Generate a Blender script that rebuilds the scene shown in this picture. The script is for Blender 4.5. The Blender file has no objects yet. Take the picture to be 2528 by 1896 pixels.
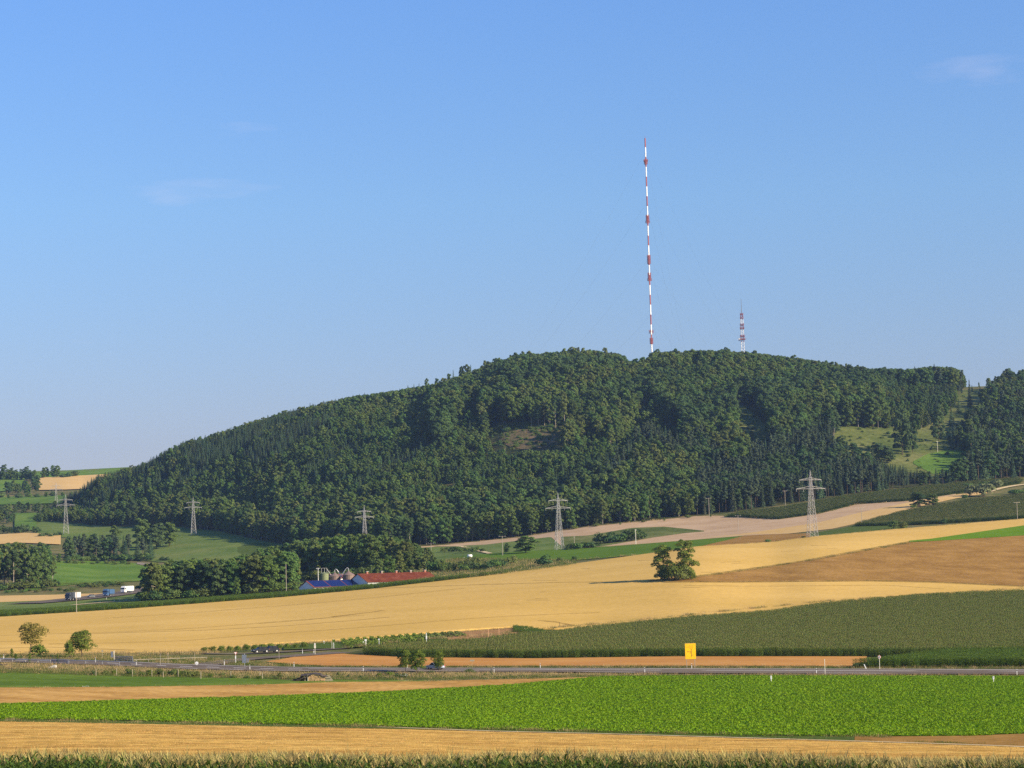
import bpy, math, random
import numpy as np
from mathutils import Vector, Matrix

# ------------------------------------------------------------------ camera, world, sun, exposure
SC = bpy.context.scene
COL = SC.collection
R = math.radians
PITCH, ROLL, FPX = R(4.53), R(1.55), 5700.0          # FPX: focal length in pixels of the 2528 px wide photograph
U0, V0 = 1264.0, 948.0
fwd = np.array([0, math.cos(PITCH), math.sin(PITCH)])
upv = np.array([0, -math.sin(PITCH), math.cos(PITCH)])
rgt = np.array([1.0, 0, 0])
cr, sr = math.cos(ROLL), math.sin(ROLL)
RX, UP = cr * rgt - sr * upv, cr * upv + sr * rgt
cd = bpy.data.cameras.new('camera')
cam = bpy.data.objects.new('camera', cd)
COL.objects.link(cam)
cam.matrix_world = Matrix(((RX[0], UP[0], -fwd[0], 0), (RX[1], UP[1], -fwd[1], 0), (RX[2], UP[2], -fwd[2], 0), (0, 0, 0, 1)))
cd.sensor_width = 36.0
cd.lens = 36.0 * FPX / 2528.0
cd.clip_start, cd.clip_end = 1.0, 20000.0
SC.camera = cam

SUN_AZ, SUN_EL = R(114), R(25)
sd = bpy.data.lights.new('sun', 'SUN')
sd.energy, sd.angle, sd.color = 5.0, R(0.5), (1.0, 0.84, 0.58)
sun = bpy.data.objects.new('sun', sd)
COL.objects.link(sun)
to_sun = Vector((math.sin(SUN_AZ) * math.cos(SUN_EL), math.cos(SUN_AZ) * math.cos(SUN_EL), math.sin(SUN_EL)))
sun.rotation_euler = (-to_sun).to_track_quat('-Z', 'Y').to_euler()

W = bpy.data.worlds.new('World')
SC.world = W
W.use_nodes = True
wn, wl = W.node_tree.nodes, W.node_tree.links
wn.clear()
sky = wn.new('ShaderNodeTexSky')
sky.sky_type = 'NISHITA'
sky.sun_disc = False
sky.sun_elevation, sky.sun_rotation = SUN_EL, SUN_AZ
sky.altitude, sky.air_density, sky.dust_density, sky.ozone_density = 400, 1.0, 0.35, 2.2
CLOUD_AT = (2.00, 4.211, -2.53)
SKY_TINT = [(0.64, 0.54, 0.66), (0.66, 0.585, 0.735), (0.82, 0.89, 1.05), (0.88, 1.05, 1.40)]
hs = wn.new('ShaderNodeHueSaturation')
hs.inputs['Saturation'].default_value = 1.12
bg = wn.new('ShaderNodeBackground')
bg.inputs['Strength'].default_value = 0.085
wo = wn.new('ShaderNodeOutputWorld')
# thin cirrus wisps, everywhere on the sky
tc = wn.new('ShaderNodeTexCoord')
mp = wn.new('ShaderNodeMapping')
mp.inputs['Scale'].default_value = (2.2, 2.2, 9.0)
mp.inputs['Location'].default_value = CLOUD_AT
cn = wn.new('ShaderNodeTexNoise')
cn.inputs['Scale'].default_value = 2.6
cn.inputs['Detail'].default_value = 7.0
cn.inputs['Roughness'].default_value = 0.55
crp = wn.new('ShaderNodeValToRGB')
crp.color_ramp.elements[0].position, crp.color_ramp.elements[0].color = 0.645, (0, 0, 0, 1)
crp.color_ramp.elements[1].position, crp.color_ramp.elements[1].color = 0.84, (0.34, 0.34, 0.34, 1)
cm = wn.new('ShaderNodeMixRGB')
cm.inputs['Color2'].default_value = (6.5, 5.9, 6.6, 1)
wl.new(tc.outputs['Generated'], mp.inputs['Vector'])
wl.new(mp.outputs['Vector'], cn.inputs['Vector'])
wl.new(cn.outputs['Fac'], crp.inputs['Fac'])
wl.new(sky.outputs['Color'], hs.inputs['Color'])
sx = wn.new('ShaderNodeSeparateXYZ')               # clearer, bluer air than the model's: a tint that depends on elevation only
wl.new(tc.outputs['Generated'], sx.inputs[0])
tr_ = wn.new('ShaderNodeValToRGB')
te = tr_.color_ramp.elements
te[0].position, te[0].color = 0.0, (*SKY_TINT[0], 1)
te[1].position, te[1].color = 0.30, (*SKY_TINT[3], 1)
for p_, c_ in ((0.056, SKY_TINT[1]), (0.157, SKY_TINT[2])):
    e_ = te.new(p_); e_.color = (*c_, 1)
tm = wn.new('ShaderNodeVectorMath'); tm.operation = 'MULTIPLY'
wl.new(sx.outputs['Z'], tr_.inputs['Fac'])
wl.new(hs.outputs['Color'], tm.inputs[0]); wl.new(tr_.outputs['Color'], tm.inputs[1])
wl.new(tm.outputs['Vector'], cm.inputs['Color1'])
wl.new(crp.outputs['Color'], cm.inputs['Fac'])
wl.new(cm.outputs['Color'], bg.inputs['Color'])
wl.new(bg.outputs['Background'], wo.inputs['Surface'])

SC.view_settings.view_transform = 'Standard'
SC.view_settings.look = 'None'
SC.view_settings.gamma = 1.0
SC.view_settings.use_curve_mapping = False
SC.view_settings.exposure = 0.82
SC.render.engine = 'CYCLES'
SC.cycles.use_denoising = False
SC.cycles.max_bounces = 5
SC.cycles.diffuse_bounces = 3
SC.cycles.glossy_bounces = 2
SC.cycles.transmission_bounces = 2
SC.cycles.volume_bounces = 0

rng = np.random.default_rng(7)

# ------------------------------------------------------------------ pixel rays and terrain
def rays(u, v):
    x = (np.asarray(u, float) - U0) / FPX
    y = (V0 - np.asarray(v, float)) / FPX
    dx = x * RX[0] + y * UP[0]
    dy = fwd[1] + x * RX[1] + y * UP[1]
    dz = fwd[2] + x * RX[2] + y * UP[2]
    return dx / dy, dz / dy

def to_px(x, y, z):
    P = np.stack([x, y, z], -1)
    d = P @ fwd
    return U0 + FPX * (P @ RX) / d, V0 - FPX * (P @ UP) / d

def pchip(x, y, xi):
    x = np.asarray(x, float); y = np.asarray(y, float)
    h = np.diff(x); dl = np.diff(y) / h
    m = np.zeros_like(y)
    for i in range(1, len(x) - 1):
        if dl[i - 1] * dl[i] > 0:
            w1, w2 = 2 * h[i] + h[i - 1], h[i] + 2 * h[i - 1]
            m[i] = (w1 + w2) / (w1 / dl[i - 1] + w2 / dl[i])
    m[0], m[-1] = dl[0], dl[-1]
    k = np.clip(np.searchsorted(x, xi) - 1, 0, len(x) - 2)
    t = np.clip((xi - x[k]) / h[k], 0, 1)
    return ((2 * t**3 - 3 * t**2 + 1) * y[k] + (t**3 - 2 * t**2 + t) * h[k] * m[k]
            + (-2 * t**3 + 3 * t**2) * y[k + 1] + (t**3 - t**2) * h[k] * m[k + 1])

# lines of the land: (u, v, distance), near to far
CURVES = [
    [(0, 2112, 40), (2528, 2112, 40)],
    [(0, 1990, 105), (2528, 1985, 105)],
    [(0, 1777, 300), (286, 1781, 295), (632, 1789, 285), (886, 1794, 278), (1232, 1804, 270), (1486, 1809, 265), (1832, 1818, 260), (2182, 1822, 257), (2528, 1826, 255)],
    [(0, 1741, 370), (316, 1731, 410), (632, 1722, 430), (948, 1710, 450), (1264, 1692, 465), (1400, 1680, 475), (1500, 1673, 485), (1896, 1670, 488), (2528, 1672, 488)],
    [(0, 1699, 440), (316, 1697, 452), (632, 1692, 465), (948, 1685, 475), (1264, 1676, 482), (1500, 1670, 490), (1896, 1668.5, 492), (2528, 1670.5, 491)],
    [(0, 1637, 545), (120, 1639, 540), (316, 1647, 528), (420, 1653, 522), (560, 1657, 517), (700, 1660, 512), (948, 1660.5, 509), (1264, 1661.5, 507), (1660, 1666, 502), (2528, 1668.5, 497)],
    [(0, 1627, 556), (120, 1630, 551), (316, 1636, 539), (420, 1641, 533), (560, 1645, 528), (700, 1648.5, 523), (948, 1651, 519), (1264, 1651.5, 517), (1660, 1652.5, 513), (2528, 1654.5, 508)],
    [(0, 1617, 590), (316, 1618, 585), (632, 1613, 590), (850, 1616, 585), (1010, 1623, 572), (1310, 1627, 562), (1660, 1622, 566), (2100, 1622, 566), (2528, 1622, 566)],
    [(0, 1612, 606), (316, 1612, 610), (632, 1598, 640), (860, 1585, 660), (1150, 1562, 695), (1431, 1551, 730), (1714, 1523, 765), (1900, 1509, 795), (2034, 1489, 825), (2286, 1467, 870), (2528, 1457, 900)],
    [(0, 1525, 960), (316, 1505, 980), (700, 1476, 1010), (916, 1456, 1020), (1300, 1412, 1040), (1611, 1369, 1075), (1719, 1353, 1090), (1900, 1342, 1120), (2018, 1327, 1140), (2208, 1310, 1180), (2528, 1284, 1240)],
    [(0, 1500, 1090), (340, 1482, 1100), (700, 1455, 1110), (930, 1430, 1150), (1200, 1369, 1290), (1485, 1351, 1290), (1738, 1332, 1280), (1900, 1321, 1265), (2100, 1303, 1262), (2208, 1296, 1260), (2528, 1277, 1280)],
    [(0, 1475, 1220), (340, 1462, 1265), (520, 1452, 1270), (700, 1440, 1290), (850, 1400, 1350), (950, 1348, 1500), (1068, 1349, 1490), (1280, 1328, 1480), (1453, 1301, 1480), (1722, 1275, 1500), (1828, 1262, 1510), (2081, 1224, 1560), (2249, 1203, 1590), (2429, 1184, 1640), (2528, 1178, 1660)],
    [(0, 1290, 2150), (98, 1287, 2130), (221, 1298, 2040), (437, 1303, 1930), (554, 1315, 1850), (700, 1346, 1700), (850, 1351, 1610), (950, 1338, 1560), (1068, 1330, 1550), (1280, 1308, 1545), (1453, 1280, 1545), (1722, 1255, 1565), (2081, 1205, 1620), (2249, 1184, 1660), (2528, 1150, 1740)],
    [(0, 1240, 2450), (150, 1231, 2390), (190, 1221, 2340), (250, 1195, 2270), (300, 1186, 2250), (370, 1156, 2250), (460, 1117, 2250), (520, 1104, 2250), (600, 1080, 2250), (700, 1052, 2250), (800, 1028, 2250), (880, 1014, 2250), (960, 1006, 2250), (1050, 994, 2250), (1120, 976, 2250), (1200, 965, 2250), (1250, 937, 2250), (1350, 927, 2250), (1460, 922, 2250), (1560, 938, 2250), (1620, 926, 2250), (1780, 920, 2250), (1860, 925, 2250), (1960, 938, 2250), (2050, 952, 2250), (2150, 962, 2250), (2250, 966, 2250), (2330, 962, 2250), (2380, 956, 2250), (2470, 953, 2250), (2528, 957, 2250)],
    [(0, 1216, 2620), (250, 1213, 2600), (320, 1230, 2600), (460, 1160, 2600), (600, 1130, 2600), (1250, 985, 2600), (1460, 970, 2600), (2150, 1010, 2600), (2528, 1005, 2600)],
    [(0, 1166, 3000), (150, 1162, 3000), (316, 1154, 3000), (500, 1170, 3000), (800, 1180, 3000), (1460, 1100, 3000), (2528, 1100, 3000)],
    [(0, 1230, 3800), (2528, 1200, 3800)],
    [(0, 1425, 9000), (2528, 1395, 9000)],
]
AG = np.concatenate([np.linspace(-0.62, -0.27, 22)[:-1], np.linspace(-0.27, 0.27, 271), np.linspace(0.27, 0.62, 22)[1:]])
YG = np.geomspace(24, 9000, 760)
def _table():
    es, ys = [], []
    for c in CURVES:
        c = np.array(c, float)
        a, e = rays(c[:, 0], c[:, 1])
        aa = np.clip(AG, a[0], a[-1])
        es.append(pchip(a, e, aa)); ys.append(pchip(a, c[:, 2], aa))
    es, ys = np.array(es), np.array(ys)
    T = np.empty((len(AG), len(YG)))
    s = -1.0 / YG
    for i in range(len(AG)):
        T[i] = pchip(-1.0 / ys[:, i], es[:, i], np.clip(s, -1.0 / ys[0, i], None))
        near = YG < 40
        T[i, near] = (es[0, i] * 40 + (40 - YG[near]) * 0.085) / YG[near]
    return T
TE = _table()
LYG = np.log(YG)

def zat(x, y):
    x = np.asarray(x, float); y = np.asarray(y, float)
    a = np.clip(x / y, AG[0], AG[-1]); ly = np.clip(np.log(y), LYG[0], LYG[-1])
    i = np.clip(np.searchsorted(AG, a) - 1, 0, len(AG) - 2); j = np.clip(((ly - LYG[0]) / (LYG[1] - LYG[0])).astype(int), 0, len(YG) - 2)
    fa = (a - AG[i]) / (AG[i + 1] - AG[i]); fy = (ly - LYG[j]) / (LYG[j + 1] - LYG[j])
    e = TE[i, j] * (1 - fa) * (1 - fy) + TE[i + 1, j] * fa * (1 - fy) + TE[i, j + 1] * (1 - fa) * fy + TE[i + 1, j + 1] * fa * fy
    return e * y

def inv(u, v, ymin=30.0, ymax=3300.0):
    """pixels -> first ground points at or beyond ymin"""
    a, e = rays(np.atleast_1d(u), np.atleast_1d(v))
    out = np.empty(len(a))
    sel = np.where((YG >= ymin) & (YG <= ymax))[0]
    yy = YG[sel]
    for k0 in range(0, len(a), 4000):
        ak, ek = a[k0:k0 + 4000], e[k0:k0 + 4000]
        i = np.clip(np.searchsorted(AG, ak) - 1, 0, len(AG) - 2)
        fa = np.clip((ak - AG[i]) / (AG[i + 1] - AG[i]), 0, 1)[:, None]
        E = TE[i][:, sel] * (1 - fa) + TE[i + 1][:, sel] * fa
        M = E >= ek[:, None]
        j = np.argmax(M, 1)
        none = ~M.any(1)
        j[none] = np.argmax(E[none], 1)
        j = np.clip(j, 1, len(yy) - 1)
        n = np.arange(len(j))
        e0, e1 = E[n, j - 1], E[n, j]
        t = np.where(none, 1.0, np.clip((ek - e0) / np.where(np.abs(e1 - e0) < 1e-9, 1e-9, e1 - e0), 0, 1))
        out[k0:k0 + 4000] = yy[j - 1] + t * (yy[j] - yy[j - 1])
    x = a * out
    return np.stack([x, out, zat(x, out)], -1)

def at(u, v, **k):
    return Vector(inv(u, v, **k)[0])

def line(pts, u):
    p = np.array(pts, float)
    return np.interp(u, p[:, 0], p[:, 1])

def in_poly(u, v, poly):
    p = np.array(poly, float)
    ins = np.zeros(np.shape(u), bool)
    j = len(p) - 1
    for i in range(len(p)):
        c = (p[i, 1] > v) != (p[j, 1] > v)
        d = np.where(p[j, 1] == p[i, 1], 1e-9, p[j, 1] - p[i, 1])
        ins ^= c & (u < (p[j, 0] - p[i, 0]) * (v - p[i, 1]) / d + p[i, 0])
        j = i
    return ins

# ------------------------------------------------------------------ materials
MATS = {}
def mat(name, cols, scale=1.0, rough=0.9, spec=0.02, bump=0.0, bscale=None, stretch=(1, 1, 1), rot=0.0, detail=6, rand=0.0, fine=None, metal=0.0, trans=0.0, pos=(0.36, 0.5, 0.64)):
    """procedural surface: a colour noise in world metres, an optional finer noise over it, relief, and a spread per object"""
    m = bpy.data.materials.new(name); m.use_nodes = True
    n, l = m.node_tree.nodes, m.node_tree.links
    b = n['Principled BSDF']; out = n['Material Output']
    b.inputs['Roughness'].default_value = rough
    b.inputs['Specular IOR Level'].default_value = spec
    b.inputs['Metallic'].default_value = metal
    g = n.new('ShaderNodeNewGeometry'); mpn = n.new('ShaderNodeMapping')
    mpn.inputs['Scale'].default_value = stretch; mpn.inputs['Rotation'].default_value = (0, 0, rot)
    l.new(g.outputs['Position'], mpn.inputs['Vector'])
    nz = n.new('ShaderNodeTexNoise'); nz.inputs['Scale'].default_value = scale; nz.inputs['Detail'].default_value = detail
    nz.inputs['Roughness'].default_value = 0.62
    l.new(mpn.outputs['Vector'], nz.inputs['Vector'])
    rp = n.new('ShaderNodeValToRGB')
    el = rp.color_ramp.elements
    while len(el) < len(cols): el.new(0.5)
    for i, c in enumerate(cols):
        el[i].position = pos[0] + (pos[-1] - pos[0]) * i / max(1, len(cols) - 1)
        el[i].color = (*c, 1)
    l.new(nz.outputs['Fac'], rp.inputs['Fac'])
    colr = rp.outputs['Color']
    if fine:
        nf = n.new('ShaderNodeTexNoise'); nf.inputs['Scale'].default_value = fine[0]; nf.inputs['Detail'].default_value = 4
        l.new(mpn.outputs['Vector'], nf.inputs['Vector'])
        mr = n.new('ShaderNodeMapRange'); mr.inputs[1].default_value = 0.3; mr.inputs[2].default_value = 0.7
        mr.inputs[3].default_value = 1 - fine[1]; mr.inputs[4].default_value = 1 + fine[1]
        l.new(nf.outputs['Fac'], mr.inputs[0])
        mx = n.new('ShaderNodeVectorMath'); mx.operation = 'SCALE'
        l.new(colr, mx.inputs[0]); l.new(mr.outputs[0], mx.inputs['Scale'])
        colr = mx.outputs['Vector']
    if rand:
        oi = n.new('ShaderNodeObjectInfo'); hv = n.new('ShaderNodeHueSaturation')
        m1 = n.new('ShaderNodeMapRange'); m1.inputs[3].default_value = 1 - rand; m1.inputs[4].default_value = 1 + rand
        l.new(oi.outputs['Random'], m1.inputs[0]); l.new(m1.outputs[0], hv.inputs['Value'])
        mm = n.new('ShaderNodeMath'); mm.operation = 'MULTIPLY'; mm.inputs[1].default_value = 7.31
        fr = n.new('ShaderNodeMath'); fr.operation = 'FRACT'
        m2 = n.new('ShaderNodeMapRange'); m2.inputs[3].default_value = 0.5 - rand * 0.10; m2.inputs[4].default_value = 0.5 + rand * 0.06
        l.new(oi.outputs['Random'], mm.inputs[0]); l.new(mm.outputs[0], fr.inputs[0]); l.new(fr.outputs[0], m2.inputs[0])
        l.new(m2.outputs[0], hv.inputs['Hue']); l.new(colr, hv.inputs['Color'])
        colr = hv.outputs['Color']
    l.new(colr, b.inputs['Base Color'])
    if bump:
        nb = n.new('ShaderNodeTexNoise'); nb.inputs['Scale'].default_value = bscale or scale * 4; nb.inputs['Detail'].default_value = 3
        l.new(mpn.outputs['Vector'], nb.inputs['Vector'])
        bp = n.new('ShaderNodeBump'); bp.inputs['Strength'].default_value = 1.0; bp.inputs['Distance'].default_value = bump
        l.new(nb.outputs['Fac'], bp.inputs['Height']); l.new(bp.outputs['Normal'], b.inputs['Normal'])
    if trans:
        tb = n.new('ShaderNodeBsdfTranslucent'); l.new(colr, tb.inputs['Color'])
        ms = n.new('ShaderNodeMixShader'); ms.inputs['Fac'].default_value = trans
        l.new(b.outputs[0], ms.inputs[1]); l.new(tb.outputs[0], ms.inputs[2]); l.new(ms.outputs[0], out.inputs['Surface'])
    MATS[name] = m
    return m

def plain(name, c, rough=0.5, metal=0.0, spec=0.3, k=0.12):
    return mat(name, [tuple(x * (1 - k) for x in c), tuple(min(1, x * (1 + k)) for x in c)], 3.0, rough, spec, metal=metal)

mat('ground_grass', [(0.085, 0.105, 0.030), (0.13, 0.125, 0.045), (0.20, 0.16, 0.07)], 0.09, bump=0.10, bscale=1.5, fine=(1.2, 0.35))
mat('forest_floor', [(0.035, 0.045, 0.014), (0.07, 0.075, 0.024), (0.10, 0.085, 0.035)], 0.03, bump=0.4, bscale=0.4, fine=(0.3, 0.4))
mat('stubble_gold', [(0.36, 0.20, 0.045), (0.50, 0.295, 0.068), (0.60, 0.38, 0.10)], 0.22, bump=0.10, bscale=2.2, stretch=(0.35, 1, 1), rot=R(4), fine=(1.9, 0.55))
mat('stubble_tan', [(0.34, 0.185, 0.050), (0.43, 0.245, 0.070), (0.50, 0.30, 0.095)], 0.10, bump=0.05, bscale=1.6, stretch=(0.5, 1, 1), fine=(1.5, 0.28))
mat('stubble_brown', [(0.235, 0.126, 0.032), (0.285, 0.158, 0.042), (0.335, 0.19, 0.054)], 0.07, bump=0.05, bscale=1.2, fine=(0.9, 0.24))
mat('stubble_pink', [(0.40, 0.27, 0.155), (0.45, 0.31, 0.18), (0.48, 0.34, 0.21)], 0.04, bump=0.04, bscale=0.8, fine=(0.6, 0.10))
mat('stubble_orange', [(0.40, 0.185, 0.050), (0.45, 0.215, 0.060), (0.48, 0.25, 0.075)], 0.12, bump=0.05, bscale=1.6, stretch=(0.3, 1, 1), fine=(1.0, 0.14))
mat('wheat', [(0.52, 0.335, 0.086), (0.56, 0.362, 0.100), (0.60, 0.395, 0.118)], 0.018, bump=0.12, bscale=1.3, stretch=(0.45, 1, 1), rot=R(-12), fine=(0.8, 0.10))
mat('wheat_tram_shade', [(0.46, 0.29, 0.072), (0.55, 0.355, 0.095)], 0.3, bump=0.1, bscale=1.0, fine=(0.8, 0.15))  # tramline gaps, their shade put into the colour
mat('wheat_far', [(0.52, 0.34, 0.13), (0.56, 0.38, 0.16)], 0.03, bump=0.05, bscale=1.0, fine=(0.4, 0.06))
mat('wheat_trampled_shade', [(0.30, 0.18, 0.045), (0.44, 0.28, 0.075)], 0.35, bump=0.15, bscale=1.2, fine=(0.9, 0.3))  # tracks and lodged wheat, shade between the stalks included in the colour
mat('bare_soil', [(0.25, 0.135, 0.055), (0.33, 0.19, 0.08)], 0.3, bump=0.06, bscale=2.0, fine=(1.0, 0.25))
mat('clearing_soil', [(0.085, 0.080, 0.033), (0.12, 0.095, 0.046), (0.16, 0.115, 0.062)], 0.12, bump=0.4, bscale=0.5, fine=(0.5, 0.4))
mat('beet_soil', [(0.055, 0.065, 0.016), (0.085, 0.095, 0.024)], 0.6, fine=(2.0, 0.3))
mat('meadow_bright', [(0.078, 0.150, 0.020), (0.105, 0.180, 0.027), (0.135, 0.205, 0.036)], 0.02, bump=0.12, bscale=0.9, fine=(0.5, 0.22))
mat('meadow_pasture', [(0.078, 0.130, 0.014), (0.105, 0.162, 0.020), (0.155, 0.200, 0.032)], 0.045, bump=0.10, bscale=1.3, stretch=(0.4, 1, 1), fine=(0.9, 0.28))
mat('meadow_olive', [(0.090, 0.137, 0.028), (0.118, 0.163, 0.038), (0.150, 0.180, 0.050)], 0.02, bump=0.15, bscale=0.7, fine=(0.35, 0.22))
mat('meadow_dark', [(0.062, 0.095, 0.016), (0.085, 0.115, 0.022)], 0.03, bump=0.2, bscale=0.7, fine=(0.5, 0.2))
mat('meadow_hill', [(0.080, 0.105, 0.026), (0.115, 0.135, 0.036), (0.16, 0.165, 0.055)], 0.025, bump=0.3, bscale=0.4, fine=(0.25, 0.28))
mat('crop_green', [(0.080, 0.145, 0.012), (0.10, 0.17, 0.016)], 0.03, bump=0.15, bscale=1.0, fine=(0.8, 0.18))
mat('crop_vivid', [(0.095, 0.185, 0.006), (0.12, 0.21, 0.010)], 0.03, bump=0.15, bscale=1.0, fine=(0.8, 0.16))
mat('maize_ground', [(0.05, 0.06, 0.018), (0.075, 0.08, 0.024)], 0.3, fine=(0.8, 0.3))
mat('asphalt', [(0.115, 0.090, 0.070), (0.145, 0.116, 0.092), (0.17, 0.14, 0.11)], 0.25, 0.95, 0.05, stretch=(0.15, 1, 1), fine=(2.0, 0.10))
mat('road_paint', [(0.70, 0.68, 0.64), (0.80, 0.78, 0.74)], 1.5, 0.6)
mat('track_gravel', [(0.50, 0.38, 0.20), (0.64, 0.51, 0.30)], 0.4, fine=(2.0, 0.2))
mat('gravel_grey', [(0.20, 0.165, 0.12), (0.28, 0.235, 0.18)], 0.12, fine=(0.5, 0.3))
mat('bark', [(0.07, 0.05, 0.035), (0.14, 0.11, 0.08)], 2.0, bump=0.03, bscale=6)
mat('bark_pale', [(0.26, 0.22, 0.17), (0.38, 0.33, 0.27)], 1.2, bump=0.02, bscale=5)
LF = dict(rough=0.7, spec=0.05, trans=0.30)
mat('leaf_mid', [(0.0784, 0.1389, 0.0358), (0.112, 0.1814, 0.0493)], 0.35, rand=0.26, **LF)
mat('leaf_olive', [(0.1053, 0.1478, 0.0403), (0.1434, 0.1859, 0.0538)], 0.35, rand=0.24, **LF)
mat('leaf_dark', [(0.0605, 0.112, 0.0403), (0.0851, 0.1411, 0.0493)], 0.35, rand=0.22, **LF)
mat('leaf_light', [(0.104, 0.168, 0.038), (0.140, 0.205, 0.048)], 0.35, rand=0.20, **LF)
mat('leaf_near', [(0.0986, 0.1512, 0.0224), (0.1456, 0.2016, 0.0336), (0.1848, 0.2352, 0.0448)], 0.6, rand=0.10, **LF)
mat('leaf_gold', [(0.17, 0.155, 0.032), (0.23, 0.195, 0.045), (0.30, 0.25, 0.07)], 0.6, rand=0.08, **LF)
mat('leaf_silver', [(0.16, 0.19, 0.085), (0.22, 0.25, 0.12)], 0.5, rand=0.1, **LF)
mat('needle', [(0.056, 0.103, 0.0493), (0.0806, 0.1322, 0.0627)], 0.5, rand=0.22, rough=0.7, spec=0.1, trans=0.08)
mat('needle_dark', [(0.047, 0.0739, 0.0403), (0.0694, 0.0963, 0.0493)], 0.5, rand=0.20, rough=0.7, spec=0.1, trans=0.08)
mat('maize_leaf', [(0.0806, 0.1299, 0.0202), (0.112, 0.1658, 0.028), (0.1456, 0.1926, 0.0403)], 0.7, rand=0.16, rough=0.65, spec=0.08, trans=0.25)
mat('maize_leaf_fresh', [(0.090, 0.150, 0.018), (0.120, 0.185, 0.024)], 0.7, rand=0.14, rough=0.65, spec=0.08, trans=0.25)
mat('maize_leaf_dark', [(0.066, 0.108, 0.024), (0.090, 0.134, 0.032)], 0.7, rand=0.14, rough=0.65, spec=0.08, trans=0.25)
mat('corn_leaf', [(0.105, 0.150, 0.030), (0.155, 0.190, 0.045), (0.22, 0.225, 0.07)], 0.9, rand=0.2, rough=0.6, spec=0.08, trans=0.3)
mat('corn_leaf_fresh', [(0.075, 0.135, 0.026), (0.12, 0.18, 0.035)], 0.9, rand=0.2, rough=0.6, spec=0.08, trans=0.3)
mat('corn_tassel', [(0.32, 0.27, 0.09), (0.44, 0.36, 0.14)], 1.2, rand=0.2, trans=0.2)
mat('maize_tassel', [(0.20, 0.185, 0.06), (0.29, 0.255, 0.095)], 1.2, rand=0.15, trans=0.2)
mat('beet_leaf', [(0.125, 0.245, 0.004), (0.170, 0.300, 0.008), (0.225, 0.355, 0.016)], 1.4, rand=0.12, rough=0.6, spec=0.10, trans=0.28)
mat('dry_grass', [(0.34, 0.25, 0.11), (0.48, 0.36, 0.18)], 0.5, rand=0.22, trans=0.15)
mat('green_grass', [(0.075, 0.11, 0.026), (0.12, 0.15, 0.035)], 0.5, rand=0.22, trans=0.2)
mat('straw', [(0.48, 0.30, 0.095), (0.62, 0.42, 0.16)], 0.8, rand=0.25, trans=0.1)
plain('steel', (0.44, 0.43, 0.41), 0.6, 0.15)
plain('galvanised', (0.50, 0.50, 0.49), 0.42, 0.55)
plain('silo_metal', (0.23, 0.165, 0.135), 0.6, 0.25)
plain('silo_green', (0.20, 0.23, 0.12), 0.6)
plain('white_paint', (0.80, 0.80, 0.78), 0.5)
plain('cream_paint', (0.74, 0.70, 0.58), 0.6)
plain('mast_red', (0.31, 0.085, 0.085), 0.7)
plain('mast_white', (0.80, 0.80, 0.80), 0.5)
plain('cable', (0.16, 0.17, 0.19), 0.6)
plain('wood_pole', (0.34, 0.30, 0.24), 0.8)
plain('wood_post', (0.36, 0.31, 0.22), 0.85)
plain('black_plastic', (0.02, 0.02, 0.022), 0.5)
plain('rubber', (0.02, 0.02, 0.02), 0.8)
plain('glass_dark', (0.02, 0.026, 0.034), 0.18, 0.0, 0.35)
plain('solar_blue', (0.008, 0.015, 0.10), 0.25, 0.1, 0.4)
plain('solar_frame', (0.015, 0.017, 0.05), 0.4)
mat('roof_red', [(0.110, 0.029, 0.016), (0.135, 0.037, 0.020), (0.165, 0.052, 0.029)], 0.35, 0.8, bump=0.03, bscale=3, fine=(2.0, 0.2))
mat('roof_maroon', [(0.17, 0.055, 0.05), (0.22, 0.075, 0.065)], 0.5, 0.7)
mat('render_white', [(0.66, 0.66, 0.66), (0.76, 0.75, 0.73)], 0.3, 0.8)
plain('brick_red', (0.34, 0.14, 0.09), 0.9)
plain('sign_yellow', (0.85, 0.48, 0.004), 0.45)
plain('sign_ink', (0.05, 0.035, 0.02), 0.6)
plain('sign_brown', (0.45, 0.20, 0.01), 0.6)
plain('sign_white', (0.82, 0.82, 0.80), 0.45)
plain('sign_red', (0.55, 0.04, 0.03), 0.45)
plain('sign_blue_grey', (0.16, 0.19, 0.24), 0.6)
plain('rail_blue', (0.15, 0.17, 0.24), 0.55)
plain('car_silver', (0.36, 0.40, 0.47), 0.28, 0.35, 0.5)
plain('car_black', (0.012, 0.015, 0.024), 0.45, 0.0, 0.2)
plain('car_blue', (0.06, 0.13, 0.27), 0.35, 0.1, 0.5)
plain('car_grey', (0.16, 0.18, 0.20), 0.35, 0.2, 0.5)
plain('truck_grey', (0.52, 0.52, 0.56), 0.5)
plain('truck_dark', (0.05, 0.06, 0.08), 0.5)
plain('truck_white', (0.78, 0.76, 0.74), 0.45)
plain('lamp_glass', (0.75, 0.75, 0.72), 0.15, 0, 0.6)
plain('tarp_dark', (0.055, 0.045, 0.045), 0.7)
plain('log_bark', (0.12, 0.08, 0.05), 0.9)
plain('log_end', (0.58, 0.38, 0.19), 0.85)
plain('stone_pale', (0.50, 0.47, 0.41), 0.9)
plain('blossom', (0.75, 0.76, 0.72), 0.8)
plain('stake', (0.62, 0.36, 0.20), 0.8)
plain('stump', (0.05, 0.04, 0.03), 0.9)

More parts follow.
